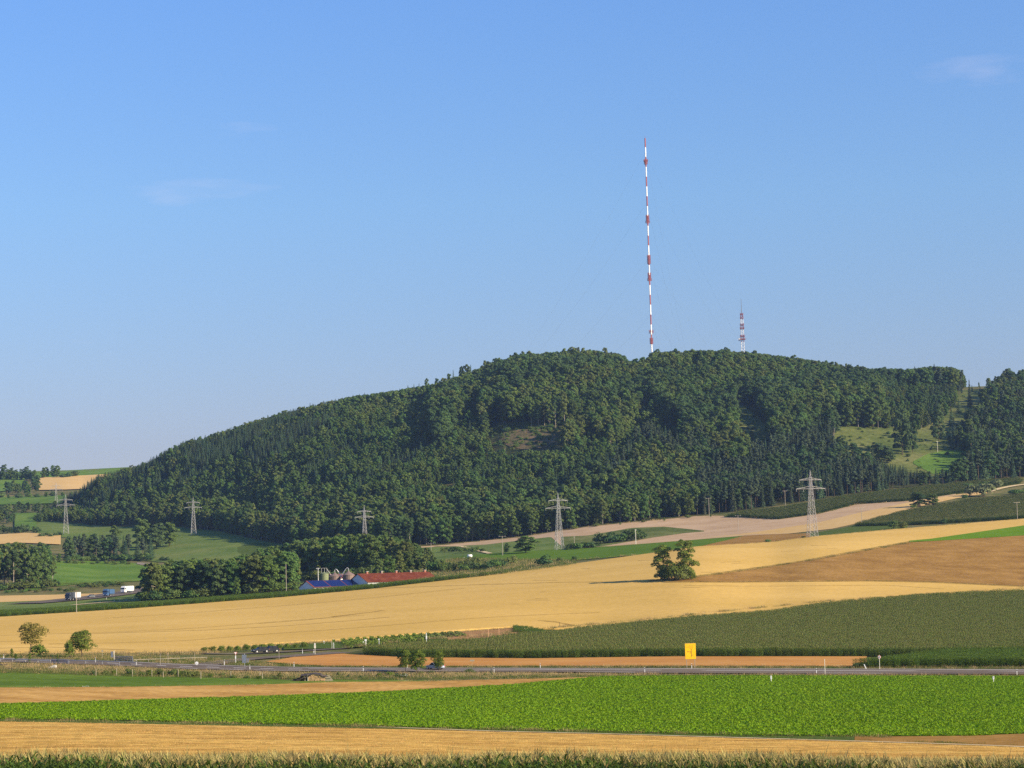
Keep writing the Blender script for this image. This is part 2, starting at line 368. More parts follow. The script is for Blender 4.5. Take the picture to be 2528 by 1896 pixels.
# ------------------------------------------------------------------ object helpers
def npmesh(name, V, Q, mats, mi=None, smooth=False):
    V = np.ascontiguousarray(V, np.float32); Q = np.ascontiguousarray(Q, np.int32)
    me = bpy.data.meshes.new(name)
    k = Q.shape[1]
    me.vertices.add(len(V)); me.vertices.foreach_set('co', V.ravel())
    me.loops.add(Q.size); me.loops.foreach_set('vertex_index', Q.ravel())
    me.polygons.add(len(Q)); me.polygons.foreach_set('loop_start', np.arange(0, Q.size, k, dtype=np.int32))
    me.polygons.foreach_set('loop_total', np.full(len(Q), k, np.int32))
    if mi is not None: me.polygons.foreach_set('material_index', np.ascontiguousarray(mi, np.int32))
    me.polygons.foreach_set('use_smooth', np.full(len(Q), smooth, bool))
    for m in mats: me.materials.append(MATS[m] if isinstance(m, str) else m)
    me.update(calc_edges=True)
    return me

def link(name, me, parent=None, loc=None):
    o = bpy.data.objects.new(name, me)
    COL.objects.link(o)
    if parent is not None: o.parent = parent
    if loc is not None: o.location = loc
    return o

def tag(o, label=None, cat=None, group=None, kind=None):
    if label: o['label'] = label
    if cat: o['category'] = cat
    if group: o['group'] = group
    if kind: o['kind'] = kind
    return o

def thing(name, label, cat, loc, rz=0.0, group=None):
    o = bpy.data.objects.new(name, None)
    o.empty_display_size = 0.5
    COL.objects.link(o)
    o.location = loc; o.rotation_euler = (0, 0, rz)
    return tag(o, label, cat, group)

def copy_tree(o, parent=None):
    c = o.copy(); COL.objects.link(c); c.parent = parent
    for ch in list(o.children): copy_tree(ch, c)
    return c

def kill_tree(o):
    for ch in list(o.children): kill_tree(ch)
    bpy.data.objects.remove(o)

class MB:
    """collects boxes, tubes and prisms; build() makes ONE mesh object of them"""
    def __init__(s): s.v, s.f = [], []
    def add(s, V, Fs):
        b = len(s.v); s.v += [tuple(p) for p in V]; s.f += [tuple(i + b for i in f) for f in Fs]
    def box(s, x0, x1, y0, y1, z0, z1):
        s.add([(x0, y0, z0), (x1, y0, z0), (x1, y1, z0), (x0, y1, z0), (x0, y0, z1), (x1, y0, z1), (x1, y1, z1), (x0, y1, z1)],
              [(0, 3, 2, 1), (4, 5, 6, 7), (0, 1, 5, 4), (1, 2, 6, 5), (2, 3, 7, 6), (3, 0, 4, 7)])
        return s
    def tube(s, pts, r, n=6, cap=True):
        pts = [Vector(p) for p in pts]
        rs = r if isinstance(r, (list, tuple)) else [r] * len(pts)
        V, Fs = [], []
        for i, p in enumerate(pts):
            d = (pts[min(i + 1, len(pts) - 1)] - pts[max(i - 1, 0)]).normalized()
            a = d.cross(Vector((0, 0, 1)) if abs(d.z) < 0.9 else Vector((1, 0, 0))).normalized(); b = d.cross(a)
            for k in range(n):
                t = 2 * math.pi * k / n
                V.append(p + rs[i] * (math.cos(t) * a + math.sin(t) * b))
        for i in range(len(pts) - 1):
            for k in range(n):
                Fs.append((i * n + k, i * n + (k + 1) % n, (i + 1) * n + (k + 1) % n, (i + 1) * n + k))
        if cap:
            Fs.append(tuple(range(n - 1, -1, -1))); Fs.append(tuple((len(pts) - 1) * n + k for k in range(n)))
        s.add(V, Fs); return s
    def prism(s, prof, y0, y1, axis='y'):
        """profile [(a, z)] swept along y (or x)"""
        n = len(prof)
        V = [((a, y0, z) if axis == 'y' else (y0, a, z)) for a, z in prof] + [((a, y1, z) if axis == 'y' else (y1, a, z)) for a, z in prof]
        s.add(V, [tuple(range(n)), tuple(range(2 * n - 1, n - 1, -1))] + [(i, i + n, (i + 1) % n + n, (i + 1) % n) for i in range(n)])
        return s
    def disc(s, c, r, th, n=14, axis='y'):
        p = [(c[0], c[1] - th / 2, c[2]), (c[0], c[1] + th / 2, c[2])] if axis == 'y' else [(c[0] - th / 2, c[1], c[2]), (c[0] + th / 2, c[1], c[2])]
        return s.tube(p, r, n)
    def lathe(s, prof, n=16):
        V, Fs = [], []
        for r, z in prof:
            for k in range(n):
                t = 2 * math.pi * k / n; V.append((r * math.cos(t), r * math.sin(t), z))
        for i in range(len(prof) - 1):
            for k in range(n):
                Fs.append((i * n + k, i * n + (k + 1) % n, (i + 1) * n + (k + 1) % n, (i + 1) * n + k))
        Fs.append(tuple((len(prof) - 1) * n + k for k in range(n)))
        s.add(V, Fs); return s
    def mesh(s, name, m, smooth=False, bevel=0.0):
        me = bpy.data.meshes.new(name); me.from_pydata(s.v, [], s.f); me.materials.append(MATS[m])
        if smooth: me.polygons.foreach_set('use_smooth', [True] * len(me.polygons))
        me.update()
        if bevel:
            import bmesh
            bm = bmesh.new(); bm.from_mesh(me)
            bmesh.ops.bevel(bm, geom=bm.edges[:], offset=bevel, segments=2, affect='EDGES')
            bm.to_mesh(me); bm.free()
        return me
    def build(s, name, m, parent=None, loc=None, smooth=False, bevel=0.0):
        return link(name, s.mesh(name, m, smooth, bevel), parent, loc)

# ------------------------------------------------------------------ the land
def ground():
    na, ny = len(AG), len(YG)
    X = AG[:, None] * YG[None, :]; Y = np.broadcast_to(YG, (na, ny)); Z = TE * YG[None, :]
    V = np.stack([X, Y, Z], -1).reshape(-1, 3)
    i = np.arange(na - 1)[:, None] * ny + np.arange(0, ny - 1)[None, :]
    Q = np.stack([i, i + ny, i + ny + 1, i + 1], -1).reshape(-1, 4)
    # hillside the photographer stands on, behind the first row
    n0 = len(V)
    zb = float(TE[na // 2, 0] * YG[0])
    V = np.concatenate([V, [(-400, -300, -2.2), (400, -300, -2.2), (-400, 10, -2.2), (400, 10, -2.2), (AG[0] * 24, 24, zb - 0.1), (AG[-1] * 24, 24, zb - 0.1), (-400, 24, zb - 0.1), (400, 24, zb - 0.1)]])
    Q = np.concatenate([Q, [(n0, n0 + 1, n0 + 3, n0 + 2), (n0 + 2, n0 + 3, n0 + 7, n0 + 6)]])
    tag(link('ground', npmesh('ground', V, Q, ['ground_grass'], smooth=True)), kind='structure')
ground()

OFF = [0.10]
def ext(pts):
    pts = list(pts)
    if pts[0][0] <= -60: pts = [(pts[0][0] - 760, pts[0][1] + 0.027 * 760)] + pts
    if pts[-1][0] >= 2600: pts = pts + [(pts[-1][0] + 760, pts[-1][1] - 0.027 * 760)]
    return pts
def field(name, top, bot, m, off=None, step=9, rows=None, ymin=30, ymax=3300, skirt=0.0, lab=None):
    """a piece of land between two lines of the photograph, laid on the terrain"""
    top, bot = ext(top), ext(bot)
    u0, u1 = max(top[0][0], bot[0][0]), min(top[-1][0], bot[-1][0])
    n = max(3, int((u1 - u0) / step) + 1)
    u = np.linspace(u0, u1, n)
    vt, vb = line(top, u), line(bot, u)
    vb = np.maximum(vb, vt + 0.02)
    rows = rows or int(np.clip(np.max(vb - vt) / 5, 3, 40))
    t = np.linspace(0, 1, rows)
    UU = np.repeat(u, rows); VV = (vb[:, None] * (1 - t) + vt[:, None] * t).ravel()
    P = inv(UU, VV, ymin=ymin, ymax=ymax)
    P = P.reshape(n, rows, 3)
    # far edge rows must not jump over a crest: keep distance growing
    P[:, :, 1] = np.maximum.accumulate(P[:, :, 1], axis=1)
    a, _ = rays(UU, VV)
    P[:, :, 0] = a.reshape(n, rows) * P[:, :, 1]
    if off is None:
        off = OFF[0]; OFF[0] += 0.012
    P[:, :, 2] = zat(P[:, :, 0], P[:, :, 1]) + off
    if skirt:
        S = P[:, :1].copy(); S[:, :, 2] -= skirt; S[:, :, 1] -= 0.02
        P = np.concatenate([S, P], 1)
    rr = P.shape[1]
    V = P.reshape(-1, 3)
    i = np.arange(n - 1)[:, None] * rr + np.arange(rr - 1)[None, :]
    Q = np.stack([i, i + rr, i + rr + 1, i + 1], -1).reshape(-1, 4)
    o = link(name, npmesh(name, V, Q, [m], smooth=True))
    return tag(o, lab, kind='structure')

def strip(name, pts, width, m, off, side=0.0, n=60, dash=None, parent=None, ymin=30, world=None):
    """a ribbon of even width along a line of the photograph"""
    if world is None:
        p = np.array(ext(pts), float)
        d = np.concatenate([[0], np.cumsum(np.hypot(*np.diff(p, axis=0).T))])
        s = np.linspace(0, d[-1], n)
        P = inv(np.interp(s, d, p[:, 0]), np.interp(s, d, p[:, 1]), ymin=ymin)[:, :2]
        for _ in range(3): P[1:-1] = 0.5 * P[1:-1] + 0.25 * (P[:-2] + P[2:])
    else: P = world
    T = np.gradient(P, axis=0); T /= np.linalg.norm(T, axis=1)[:, None]
    N = np.stack([-T[:, 1], T[:, 0]], 1)
    if dash:
        L = np.concatenate([[0], np.cumsum(np.linalg.norm(np.diff(P, axis=0), axis=1))])
        V, Q = [], []
        x = 0.0
        while x + dash[0] < L[-1]:
            for q in (x, x + dash[0]):
                c = np.array([np.interp(q, L, P[:, 0]), np.interp(q, L, P[:, 1])]); k = min(int(np.searchsorted(L, q)), len(N) - 1)
                for sg in (-1, 1):
                    w = c + N[k] * (side + sg * width / 2); V.append((w[0], w[1], float(zat(w[0], w[1])) + off))
            b = len(V) - 4; Q.append((b, b + 1, b + 3, b + 2)); x += dash[0] + dash[1]
        V, Q = np.array(V), np.array(Q)
    else:
        A, B = P + N * (side - width / 2), P + N * (side + width / 2)
        V = np.empty((2 * len(P), 3)); V[0::2, :2] = A; V[1::2, :2] = B
        V[:, 2] = zat(V[:, 0], V[:, 1]) + off
        i = np.arange(len(P) - 1) * 2
        Q = np.stack([i, i + 1, i + 3, i + 2], 1)
    o = link(name, npmesh(name, V, Q, [m], smooth=True), parent)
    if parent is None: o['kind'] = 'structure'
    return o, P

B_NEAR = [(-60, 1776), (0, 1777), (286, 1781), (632, 1789), (886, 1794), (1232, 1804), (1486, 1809), (1832, 1818), (2182, 1821), (2382, 1819), (2528, 1814), (2600, 1811)]
B_FAR = [(-60, 1743), (0, 1741), (316, 1731), (632, 1722), (948, 1710), (1264, 1692), (1400, 1680), (1500, 1672), (1700, 1670.5), (1896, 1670), (2600, 1672)]
TRACK = [(937, 1797), (1200, 1807), (1486, 1814), (1832, 1824), (1896, 1826), (2200, 1835), (2528, 1846), (2600, 1849)]
S_TOP = [(-60, 1781), (0, 1782), (286, 1787), (632, 1794), (937, 1800), (1200, 1808), (1486, 1815), (1832, 1825), (2200, 1836), (2528, 1847), (2600, 1850)]
field('stubble_field', S_TOP, [(-60, 1990), (2600, 1990)], 'stubble_gold', rows=60, step=14)
field('grass_strip', [(-60, 1774), (0, 1775), (286, 1779), (632, 1787), (886, 1792), (1232, 1802), (1486, 1807), (1832, 1816), (2190, 1819)], [(-60, 1782), (0, 1783), (286, 1788), (632, 1795), (937, 1801), (1200, 1807), (1832, 1824), (2190, 1834)], 'meadow_dark', rows=4)
field('dry_field', [(2110, 1821), (2182, 1818), (2382, 1816), (2528, 1810), (2600, 1806)], [(2110, 1831), (2200, 1834), (2528, 1845), (2600, 1848)], 'stubble_brown', rows=8)
strip('farm_track', TRACK, 1.7, 'track_gravel', 0.14, ymin=150, n=80)
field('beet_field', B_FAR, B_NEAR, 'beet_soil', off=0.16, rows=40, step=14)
field('tan_stubble_field', [(-60, 1700), (0, 1699), (316, 1697), (632, 1692), (835, 1684), (948, 1684), (1264, 1678), (1480, 1671)], [(-60, 1744), (0, 1742), (316, 1732), (632, 1723), (948, 1711), (1264, 1693), (1400, 1681), (1480, 1673)], 'stubble_tan', rows=14)
field('pasture', [(-60, 1660), (0, 1661), (120, 1664), (316, 1671), (500, 1674), (632, 1676), (720, 1681), (835, 1679), (1000, 1680), (1080, 1682)], [(-60, 1700), (0, 1699), (316, 1697), (632, 1692), (835, 1685), (1000, 1684), (1080, 1683)], 'meadow_pasture', rows=12)
field('roadside_verge', [(-60, 1636), (120, 1639), (316, 1647), (420, 1653), (560, 1657), (700, 1660), (1264, 1662), (1660, 1666), (2600, 1669)], [(-60, 1660), (0, 1661), (120, 1664), (316, 1671), (500, 1674), (632, 1676), (835, 1679), (1080, 1682), (1264, 1678), (1480, 1672), (1660, 1671), (2600, 1672)], 'ground_grass', rows=5)

# the main road with its markings
ROAD = [(-80, 1629.5), (0, 1632), (120, 1634.5), (316, 1641.5), (420, 1647), (560, 1651), (700, 1654.5), (948, 1656), (1264, 1656.5), (1660, 1659), (2528, 1661.5), (2620, 1661.8)]
SIDE = [(478, 1650), (505, 1644), (535, 1638), (580, 1632), (640, 1626.5), (720, 1621.5), (780, 1617), (850, 1612)]
strip('side_road', SIDE, 6.0, 'asphalt', 0.26, ymin=515)
strip('lane', [(300, 1614), (480, 1614), (560, 1616), (630, 1614.5), (700, 1611), (800, 1605), (860, 1601)], 3.6, 'asphalt', 0.24, ymin=560)
road, RP = strip('road', ROAD, 9.4, 'asphalt', 0.30, ymin=470, n=220)
k0 = int(np.searchsorted(RP[:, 0], (720 - U0) / FPX * 512))
strip('edge_line', None, 0.28, 'road_paint', 0.315, side=3.55, parent=road, world=RP)
strip('edge_line', None, 0.22, 'road_paint', 0.315, side=-3.55, parent=road, world=RP)
strip('centre_line', None, 0.26, 'road_paint', 0.315, side=0.7, parent=road, world=RP[k0:])
strip('dashed_line', None, 0.3, 'road_paint', 0.315, side=-0.3, parent=road, world=RP[:k0 + 1], dash=(3.2, 3.6))

field('orange_stubble_field', [(655, 1634), (690, 1630), (720, 1624), (780, 1618), (850, 1615), (1010, 1622), (1310, 1625), (1660, 1620), (2140, 1620)], [(655, 1635), (720, 1641), (800, 1645), (1000, 1646.5), (1660, 1645.5), (2000, 1646), (2140, 1648)], 'stubble_orange', rows=8)
M1_BOT = [(846, 1610), (856, 1616), (1010, 1624), (1310, 1627), (1660, 1622), (2100, 1622), (2600, 1622)]
M1_TOP = [(846, 1607), (900, 1598), (1000, 1588), (1100, 1582), (1200, 1575), (1280, 1563), (1374, 1559), (1431, 1549), (1714, 1521), (1900, 1508), (2034, 1488), (2286, 1466), (2528, 1456), (2600, 1454)]
field('maize_soil', [(u, v + 8) for u, v in M1_TOP], M1_BOT, 'maize_ground', rows=20, step=16)
W_BOT = [(-60, 1617), (0, 1617), (316, 1616), (500, 1612), (630, 1597), (760, 1589), (860, 1584), (1000, 1572.5), (1150, 1560.5), (1260, 1553), (1431, 1557), (1714, 1530), (1900, 1515), (2034, 1495), (2286, 1472), (2528, 1462), (2600, 1459)]
W_TOP = [(-60, 1527), (0, 1524), (316, 1504), (700, 1475), (916, 1455), (1300, 1411), (1611, 1368), (1719, 1352), (1900, 1341), (2018, 1326), (2208, 1309), (2528, 1283), (2600, 1278)]
wheat = field('wheat_field', W_TOP, W_BOT, 'wheat', off=0.62, rows=44, step=12, skirt=0.5)
field('brown_stubble_field', [(1660, 1437), (1740, 1426), (1828, 1414), (1986, 1390), (2144, 1361), (2249, 1343), (2400, 1333), (2528, 1326), (2600, 1323)], [(1660, 1440), (1828, 1440.5), (2144, 1437.5), (2303, 1440.5), (2528, 1451), (2600, 1455)], 'stubble_brown', off=0.78, rows=16)
field('green_field', [(2245, 1339), (2300, 1334), (2528, 1301), (2600, 1294)], [(2245, 1342), (2300, 1340), (2528, 1326), (2600, 1322)], 'crop_vivid', off=0.86, rows=6)
field('bare_plot', [(1105, 1568), (1160, 1560.5), (1264, 1551.5), (1290, 1551)], [(1105, 1585), (1200, 1578), (1290, 1569)], 'bare_soil', off=0.40, rows=5)
field('vegetable_plot', [(700, 1594), (860, 1584.5), (1000, 1573), (1110, 1564.5)], [(700, 1606), (860, 1602), (1000, 1592), (1110, 1584)], 'meadow_dark', off=0.30, rows=5)

# wheel tracks and lodged patches in the wheat, with gap shade painted darker
def track(pts, w, off=0.66, m='wheat_trampled_shade', ymin=600):
    o, _ = strip('shaded_wheel_track', pts, w, m, off, ymin=ymin)
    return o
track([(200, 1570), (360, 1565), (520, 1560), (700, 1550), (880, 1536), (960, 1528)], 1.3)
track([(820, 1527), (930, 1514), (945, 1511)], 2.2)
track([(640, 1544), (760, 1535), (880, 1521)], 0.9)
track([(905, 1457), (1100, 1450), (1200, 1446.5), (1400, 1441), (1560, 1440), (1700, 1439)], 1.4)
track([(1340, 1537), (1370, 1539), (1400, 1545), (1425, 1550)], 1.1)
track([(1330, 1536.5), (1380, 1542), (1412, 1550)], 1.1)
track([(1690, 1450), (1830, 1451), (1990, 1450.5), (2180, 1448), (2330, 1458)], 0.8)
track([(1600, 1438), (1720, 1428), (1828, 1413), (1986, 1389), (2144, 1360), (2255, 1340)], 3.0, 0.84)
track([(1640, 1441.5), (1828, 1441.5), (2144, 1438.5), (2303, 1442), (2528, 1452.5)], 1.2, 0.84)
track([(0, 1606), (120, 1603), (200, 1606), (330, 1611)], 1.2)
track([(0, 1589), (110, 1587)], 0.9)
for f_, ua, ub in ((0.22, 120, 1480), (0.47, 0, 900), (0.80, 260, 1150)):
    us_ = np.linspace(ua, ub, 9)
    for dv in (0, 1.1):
        strip('shaded_wheel_track', [(x_, line(W_BOT, x_) * (1 - f_) + line(W_TOP, x_) * f_ + dv) for x_ in us_], 0.55, 'wheat_tram_shade', 0.65, ymin=600)
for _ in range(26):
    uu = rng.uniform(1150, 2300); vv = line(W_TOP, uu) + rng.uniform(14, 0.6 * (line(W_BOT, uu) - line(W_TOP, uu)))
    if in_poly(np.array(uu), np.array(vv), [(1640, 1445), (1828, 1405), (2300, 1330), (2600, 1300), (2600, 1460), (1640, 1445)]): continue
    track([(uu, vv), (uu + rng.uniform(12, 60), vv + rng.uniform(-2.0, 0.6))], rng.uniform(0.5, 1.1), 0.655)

# back fields on the right
field('pink_stubble_field', [(1010, 1352), (1068, 1348), (1280, 1327), (1453, 1300.5), (1722, 1274.5), (1788, 1274), (1828, 1277), (1923, 1282), (2018, 1270), (2113, 1246), (2249, 1237), (2360, 1219)], [(1010, 1354), (1068, 1351), (1200, 1345), (1360, 1326), (1390, 1352), (1485, 1351), (1738, 1333), (1860, 1322), (1950, 1318), (2056, 1306), (2129, 1290), (2249, 1256), (2360, 1231)], 'stubble_pink', rows=14)
field('gold_stubble_strip', [(1700, 1333), (1860, 1315), (2018, 1291), (2128, 1265), (2249, 1240), (2360, 1222), (2440, 1213)], [(1700, 1334.5), (1860, 1320), (1948, 1318), (2056, 1306), (2129, 1290), (2249, 1256), (2360, 1231), (2440, 1218)], 'wheat_far', rows=5)
field('brown_field', [(1719, 1352), (1770, 1340), (1836, 1323), (1900, 1320), (2015, 1317), (2040, 1318)], [(1719, 1354), (1828, 1347), (1900, 1343), (2015, 1328), (2040, 1326)], 'stubble_brown', rows=6)
field('grassy_mound', [(1385, 1326), (1450, 1323), (1560, 1304), (1640, 1301), (1690, 1306), (1738, 1311)], [(1385, 1353), (1485, 1350), (1611, 1328), (1690, 1317), (1738, 1313)], 'meadow_hill', rows=6)
field('beet_strip', [(1119, 1376), (1200, 1368), (1358, 1358), (1485, 1350.5), (1738, 1331.5), (1845, 1323)], [(1119, 1381), (1200, 1384), (1421, 1384), (1611, 1369), (1719, 1352), (1770, 1340), (1845, 1324)], 'crop_green', rows=8)
field('rough_grass', [(960, 1356), (1068, 1351), (1200, 1345), (1390, 1322)], [(960, 1400), (1119, 1384), (1200, 1369), (1390, 1357)], 'meadow_olive', off=0.16, rows=8)
field('weedy_bank', [(900, 1440), (1040, 1400), (1130, 1378), (1300, 1383), (1421, 1384)], [(900, 1456), (1040, 1442), (1130, 1432), (1300, 1412), (1421, 1397)], 'meadow_olive', off=0.14, rows=5)
strip('gravel_path', [(1075, 1350), (1138, 1350), (1170, 1358), (1210, 1368)], 3.0, 'track_gravel', 0.5, ymin=1150)
field('grass_margin', [(2000, 1318), (2103, 1301), (2240, 1296)], [(2000, 1328), (2103, 1320), (2240, 1307)], 'meadow_dark', rows=4)
M2_TOP = [(2100, 1298), (2128, 1288), (2214, 1265), (2303, 1248), (2398, 1231), (2528, 1220), (2600, 1216)]
M2_BOT = [(2100, 1301), (2224, 1298), (2315, 1294), (2528, 1281), (2600, 1276)]
field('maize_soil', [(u, v + 3) for u, v in M2_TOP], M2_BOT, 'meadow_dark', rows=10)
M3_TOP = [(1788, 1273), (1828, 1263), (1939, 1250), (2081, 1225), (2249, 1204), (2429, 1185), (2520, 1180)]
M3_BOT = [(1788, 1277), (1828, 1278), (1923, 1283), (2018, 1270), (2113, 1246), (2249, 1237), (2360, 1220), (2448, 1205), (2520, 1194)]
field('maize_soil', M3_TOP, M3_BOT, 'meadow_dark', rows=8)
strip('gravel_path', [(2440, 1216), (2470, 1206), (2528, 1197), (2600, 1190)], 4.0, 'track_gravel', 0.6, ymin=1300)
strip('gravel_path', [(1500, 1351.5), (1700, 1336), (1830, 1325)], 2.2, 'wheat_far', 0.55, ymin=1150)

# the hill
CREST = [(p[0], p[1]) for p in CURVES[13]]
FOOT = [(60, 1287), (98, 1287), (221, 1298), (437, 1303), (554, 1315), (633, 1334), (700, 1346), (850, 1352), (950, 1350), (1068, 1347), (1280, 1327), (1453, 1300), (1722, 1274), (1828, 1262), (2081, 1224), (2249, 1203), (2429, 1184), (2528, 1178), (2600, 1174)]
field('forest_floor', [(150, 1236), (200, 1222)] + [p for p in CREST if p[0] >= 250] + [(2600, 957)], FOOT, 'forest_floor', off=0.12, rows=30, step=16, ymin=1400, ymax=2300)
MEADOW = [(2366, 985), (2385, 955), (2478, 951), (2462, 966), (2425, 985), (2395, 1010), (2360, 1050), (2340, 1075), (2330, 1108), (2400, 1112), (2395, 1150), (2303, 1168), (2201, 1140), (2150, 1128), (2085, 1118), (2062, 1085), (2062, 1054), (2140, 1058), (2243, 1062), (2290, 1062), (2330, 1041), (2352, 1010)]
field('hill_meadow', [(2050, 1046), (2180, 1050), (2250, 1052), (2300, 1040), (2330, 990), (2350, 958), (2480, 950), (2528, 951)], [(2050, 1120), (2110, 1140), (2201, 1160), (2303, 1178), (2420, 1175), (2528, 1150)], 'meadow_hill', off=0.3, rows=26, step=8, ymin=1400, ymax=2300)
field('meadow_patch', [(2255, 1140), (2290, 1122), (2340, 1113), (2400, 1113)], [(2255, 1146), (2303, 1172), (2400, 1168)], 'meadow_bright', off=0.5, rows=8, ymin=1400, ymax=2300)
field('orange_field', [(2480, 1111), (2600, 1112)], [(2480, 1128), (2600, 1146)], 'wheat_far', off=0.6, rows=5, ymin=1400, ymax=2300)
field('clearing', [(1232, 1086), (1262, 1066), (1300, 1059), (1345, 1062), (1390, 1080)], [(1232, 1090), (1262, 1106), (1300, 1112), (1345, 1107), (1390, 1084)], 'clearing_soil', off=0.5, rows=6, ymin=1500, ymax=2300)
field('grass_slope', [(1795, 985), (1830, 1000), (1870, 1030), (1912, 1068)], [(1795, 1030), (1830, 1060), (1870, 1088), (1912, 1092)], 'meadow_hill', off=0.5, rows=6, ymin=1500, ymax=2300)

# the valley and the far fields on the left
field('autobahn_verge', [(-60, 1489), (0, 1487), (100, 1483), (200, 1478), (340, 1462), (360, 1460)], [(-60, 1524), (0, 1520), (200, 1508), (360, 1494)], 'meadow_olive', rows=6, ymin=900)
strip('farm_track', [(180, 1496), (250, 1490), (345, 1484)], 5.0, 'track_gravel', 0.55, ymin=960)
field('wheat_strip', [(-60, 1473), (0, 1472), (150, 1469), (270, 1465), (290, 1462)], [(-60, 1490), (0, 1488), (100, 1484), (220, 1473), (290, 1463.5)], 'wheat_far', rows=4, ymin=900)
AB = [(60, 1493), (150, 1485.5), (230, 1477.5), (300, 1467.5), (345, 1460.5), (400, 1452)]
strip('autobahn', AB, 22, 'asphalt', 0.7, ymin=960)
field('green_meadow', [(60, 1392), (149, 1386), (285, 1385), (380, 1398), (420, 1404)], [(60, 1462), (120, 1450), (221, 1441), (332, 1436), (420, 1430)], 'meadow_bright', rows=10, ymin=1100)
field('gravel_yard', [(338, 1390), (388, 1392)], [(338, 1394), (388, 1404)], 'gravel_grey', rows=4, ymin=1100, off=0.5)
field('meadow', [(330, 1302), (437, 1302), (554, 1314), (633, 1333), (700, 1346), (740, 1350)], [(330, 1384), (395, 1388), (500, 1400), (640, 1420), (740, 1420)], 'meadow_olive', rows=12, ymin=1100, ymax=2200)
field('green_crop_patch', [(586, 1352), (620, 1342), (650, 1340), (700, 1347), (740, 1352)], [(586, 1364), (620, 1385), (700, 1400), (740, 1400)], 'meadow_dark', rows=6, ymin=1100, ymax=2200)
field('upper_meadow', [(90, 1286), (177, 1288), (221, 1297), (329, 1303), (345, 1304)], [(90, 1318), (177, 1330), (260, 1345), (345, 1384)], 'meadow_olive', rows=8, ymin=1100, ymax=2200)
field('orange_field', [(-60, 1323), (0, 1321), (57, 1317), (110, 1319), (150, 1322)], [(-60, 1350), (0, 1345), (57, 1342), (150, 1346)], 'wheat_far', off=0.7, rows=5, ymin=1100, ymax=2200)
FAR = dict(ymin=2200, ymax=3050)
field('far_green_field', [(-60, 1168), (0, 1166), (150, 1162), (316, 1154), (340, 1153)], [(-60, 1184), (0, 1184), (150, 1184), (316, 1176), (340, 1175)], 'meadow_bright', rows=6, **FAR)
field('far_orange_field', [(96, 1183), (106, 1181), (200, 1176), (277, 1172), (320, 1170)], [(96, 1212), (160, 1211), (250, 1207), (320, 1204)], 'wheat_far', rows=6, off=1.2, **FAR)
field('far_meadow', [(-60, 1183), (0, 1182), (60, 1182)], [(-60, 1220), (0, 1216), (60, 1210)], 'meadow_bright', rows=5, off=1.4, **FAR)
field('terrace_meadow', [(-60, 1230), (0, 1229), (80, 1227), (165, 1224)], [(-60, 1248), (0, 1248), (80, 1246), (165, 1244)], 'meadow_bright', rows=5, off=1.0, ymin=1900, ymax=2600)
field('valley_meadow', [(36, 1268), (60, 1267), (90, 1268)], [(36, 1310), (60, 1312), (90, 1310)], 'meadow_bright', rows=6, off=1.0, ymin=1500, ymax=2600)

# ------------------------------------------------------------------ foliage prototypes
def quads(C, N, s, rg, asp=0.7, bend=0.0):
    """one leaf spray (a quad) per centre"""
    n = len(C)
    N = N / np.maximum(1e-6, np.linalg.norm(N, axis=1))[:, None]
    T = np.cross(N, rg.normal(size=(n, 3))); T /= np.maximum(1e-6, np.linalg.norm(T, axis=1))[:, None]
    B = np.cross(N, T)
    s = np.broadcast_to(np.asarray(s, float), (n,))[:, None] * rg.uniform(0.65, 1.35, (n, 1))
    a, b = T * s, B * s * asp
    V = np.stack([C - a, C - b * 1.1 + a * 0.15, C + a, C + b], 1).reshape(-1, 3)
    return V, np.arange(4 * n).reshape(n, 4)

def tubeq(p, r, n=6):
    m = MB(); m.tube(p, r, n, cap=False)
    return np.array([tuple(v) for v in m.v]), np.array(m.f)

def join(parts):
    V, Q, o = [], [], 0
    for v, q in parts:
        V.append(v); Q.append(q + o); o += len(v)
    return np.concatenate(V), np.concatenate(Q)

def lobes_crown(rg, lobes, n, s, flat=0.0):
    lobes = np.array(lobes, float)
    w = (lobes[:, 3] * lobes[:, 4]) ** 1.0; w /= w.sum()
    k = rg.choice(len(lobes), n, p=w)
    D = rg.normal(size=(n, 3)); D /= np.linalg.norm(D, axis=1)[:, None]
    D[:, 2] = np.where(D[:, 2] < -0.35, -D[:, 2] * 0.6, D[:, 2])
    rad = rg.uniform(0.70, 1.04, n)
    L = lobes[k]
    sc = np.stack([L[:, 3], L[:, 3], L[:, 4]], 1)
    C = L[:, :3] + D * sc * rad[:, None]
    N = D + rg.normal(size=(n, 3)) * 0.45 + np.array([0, 0, flat])
    return quads(C, N, s, rg)

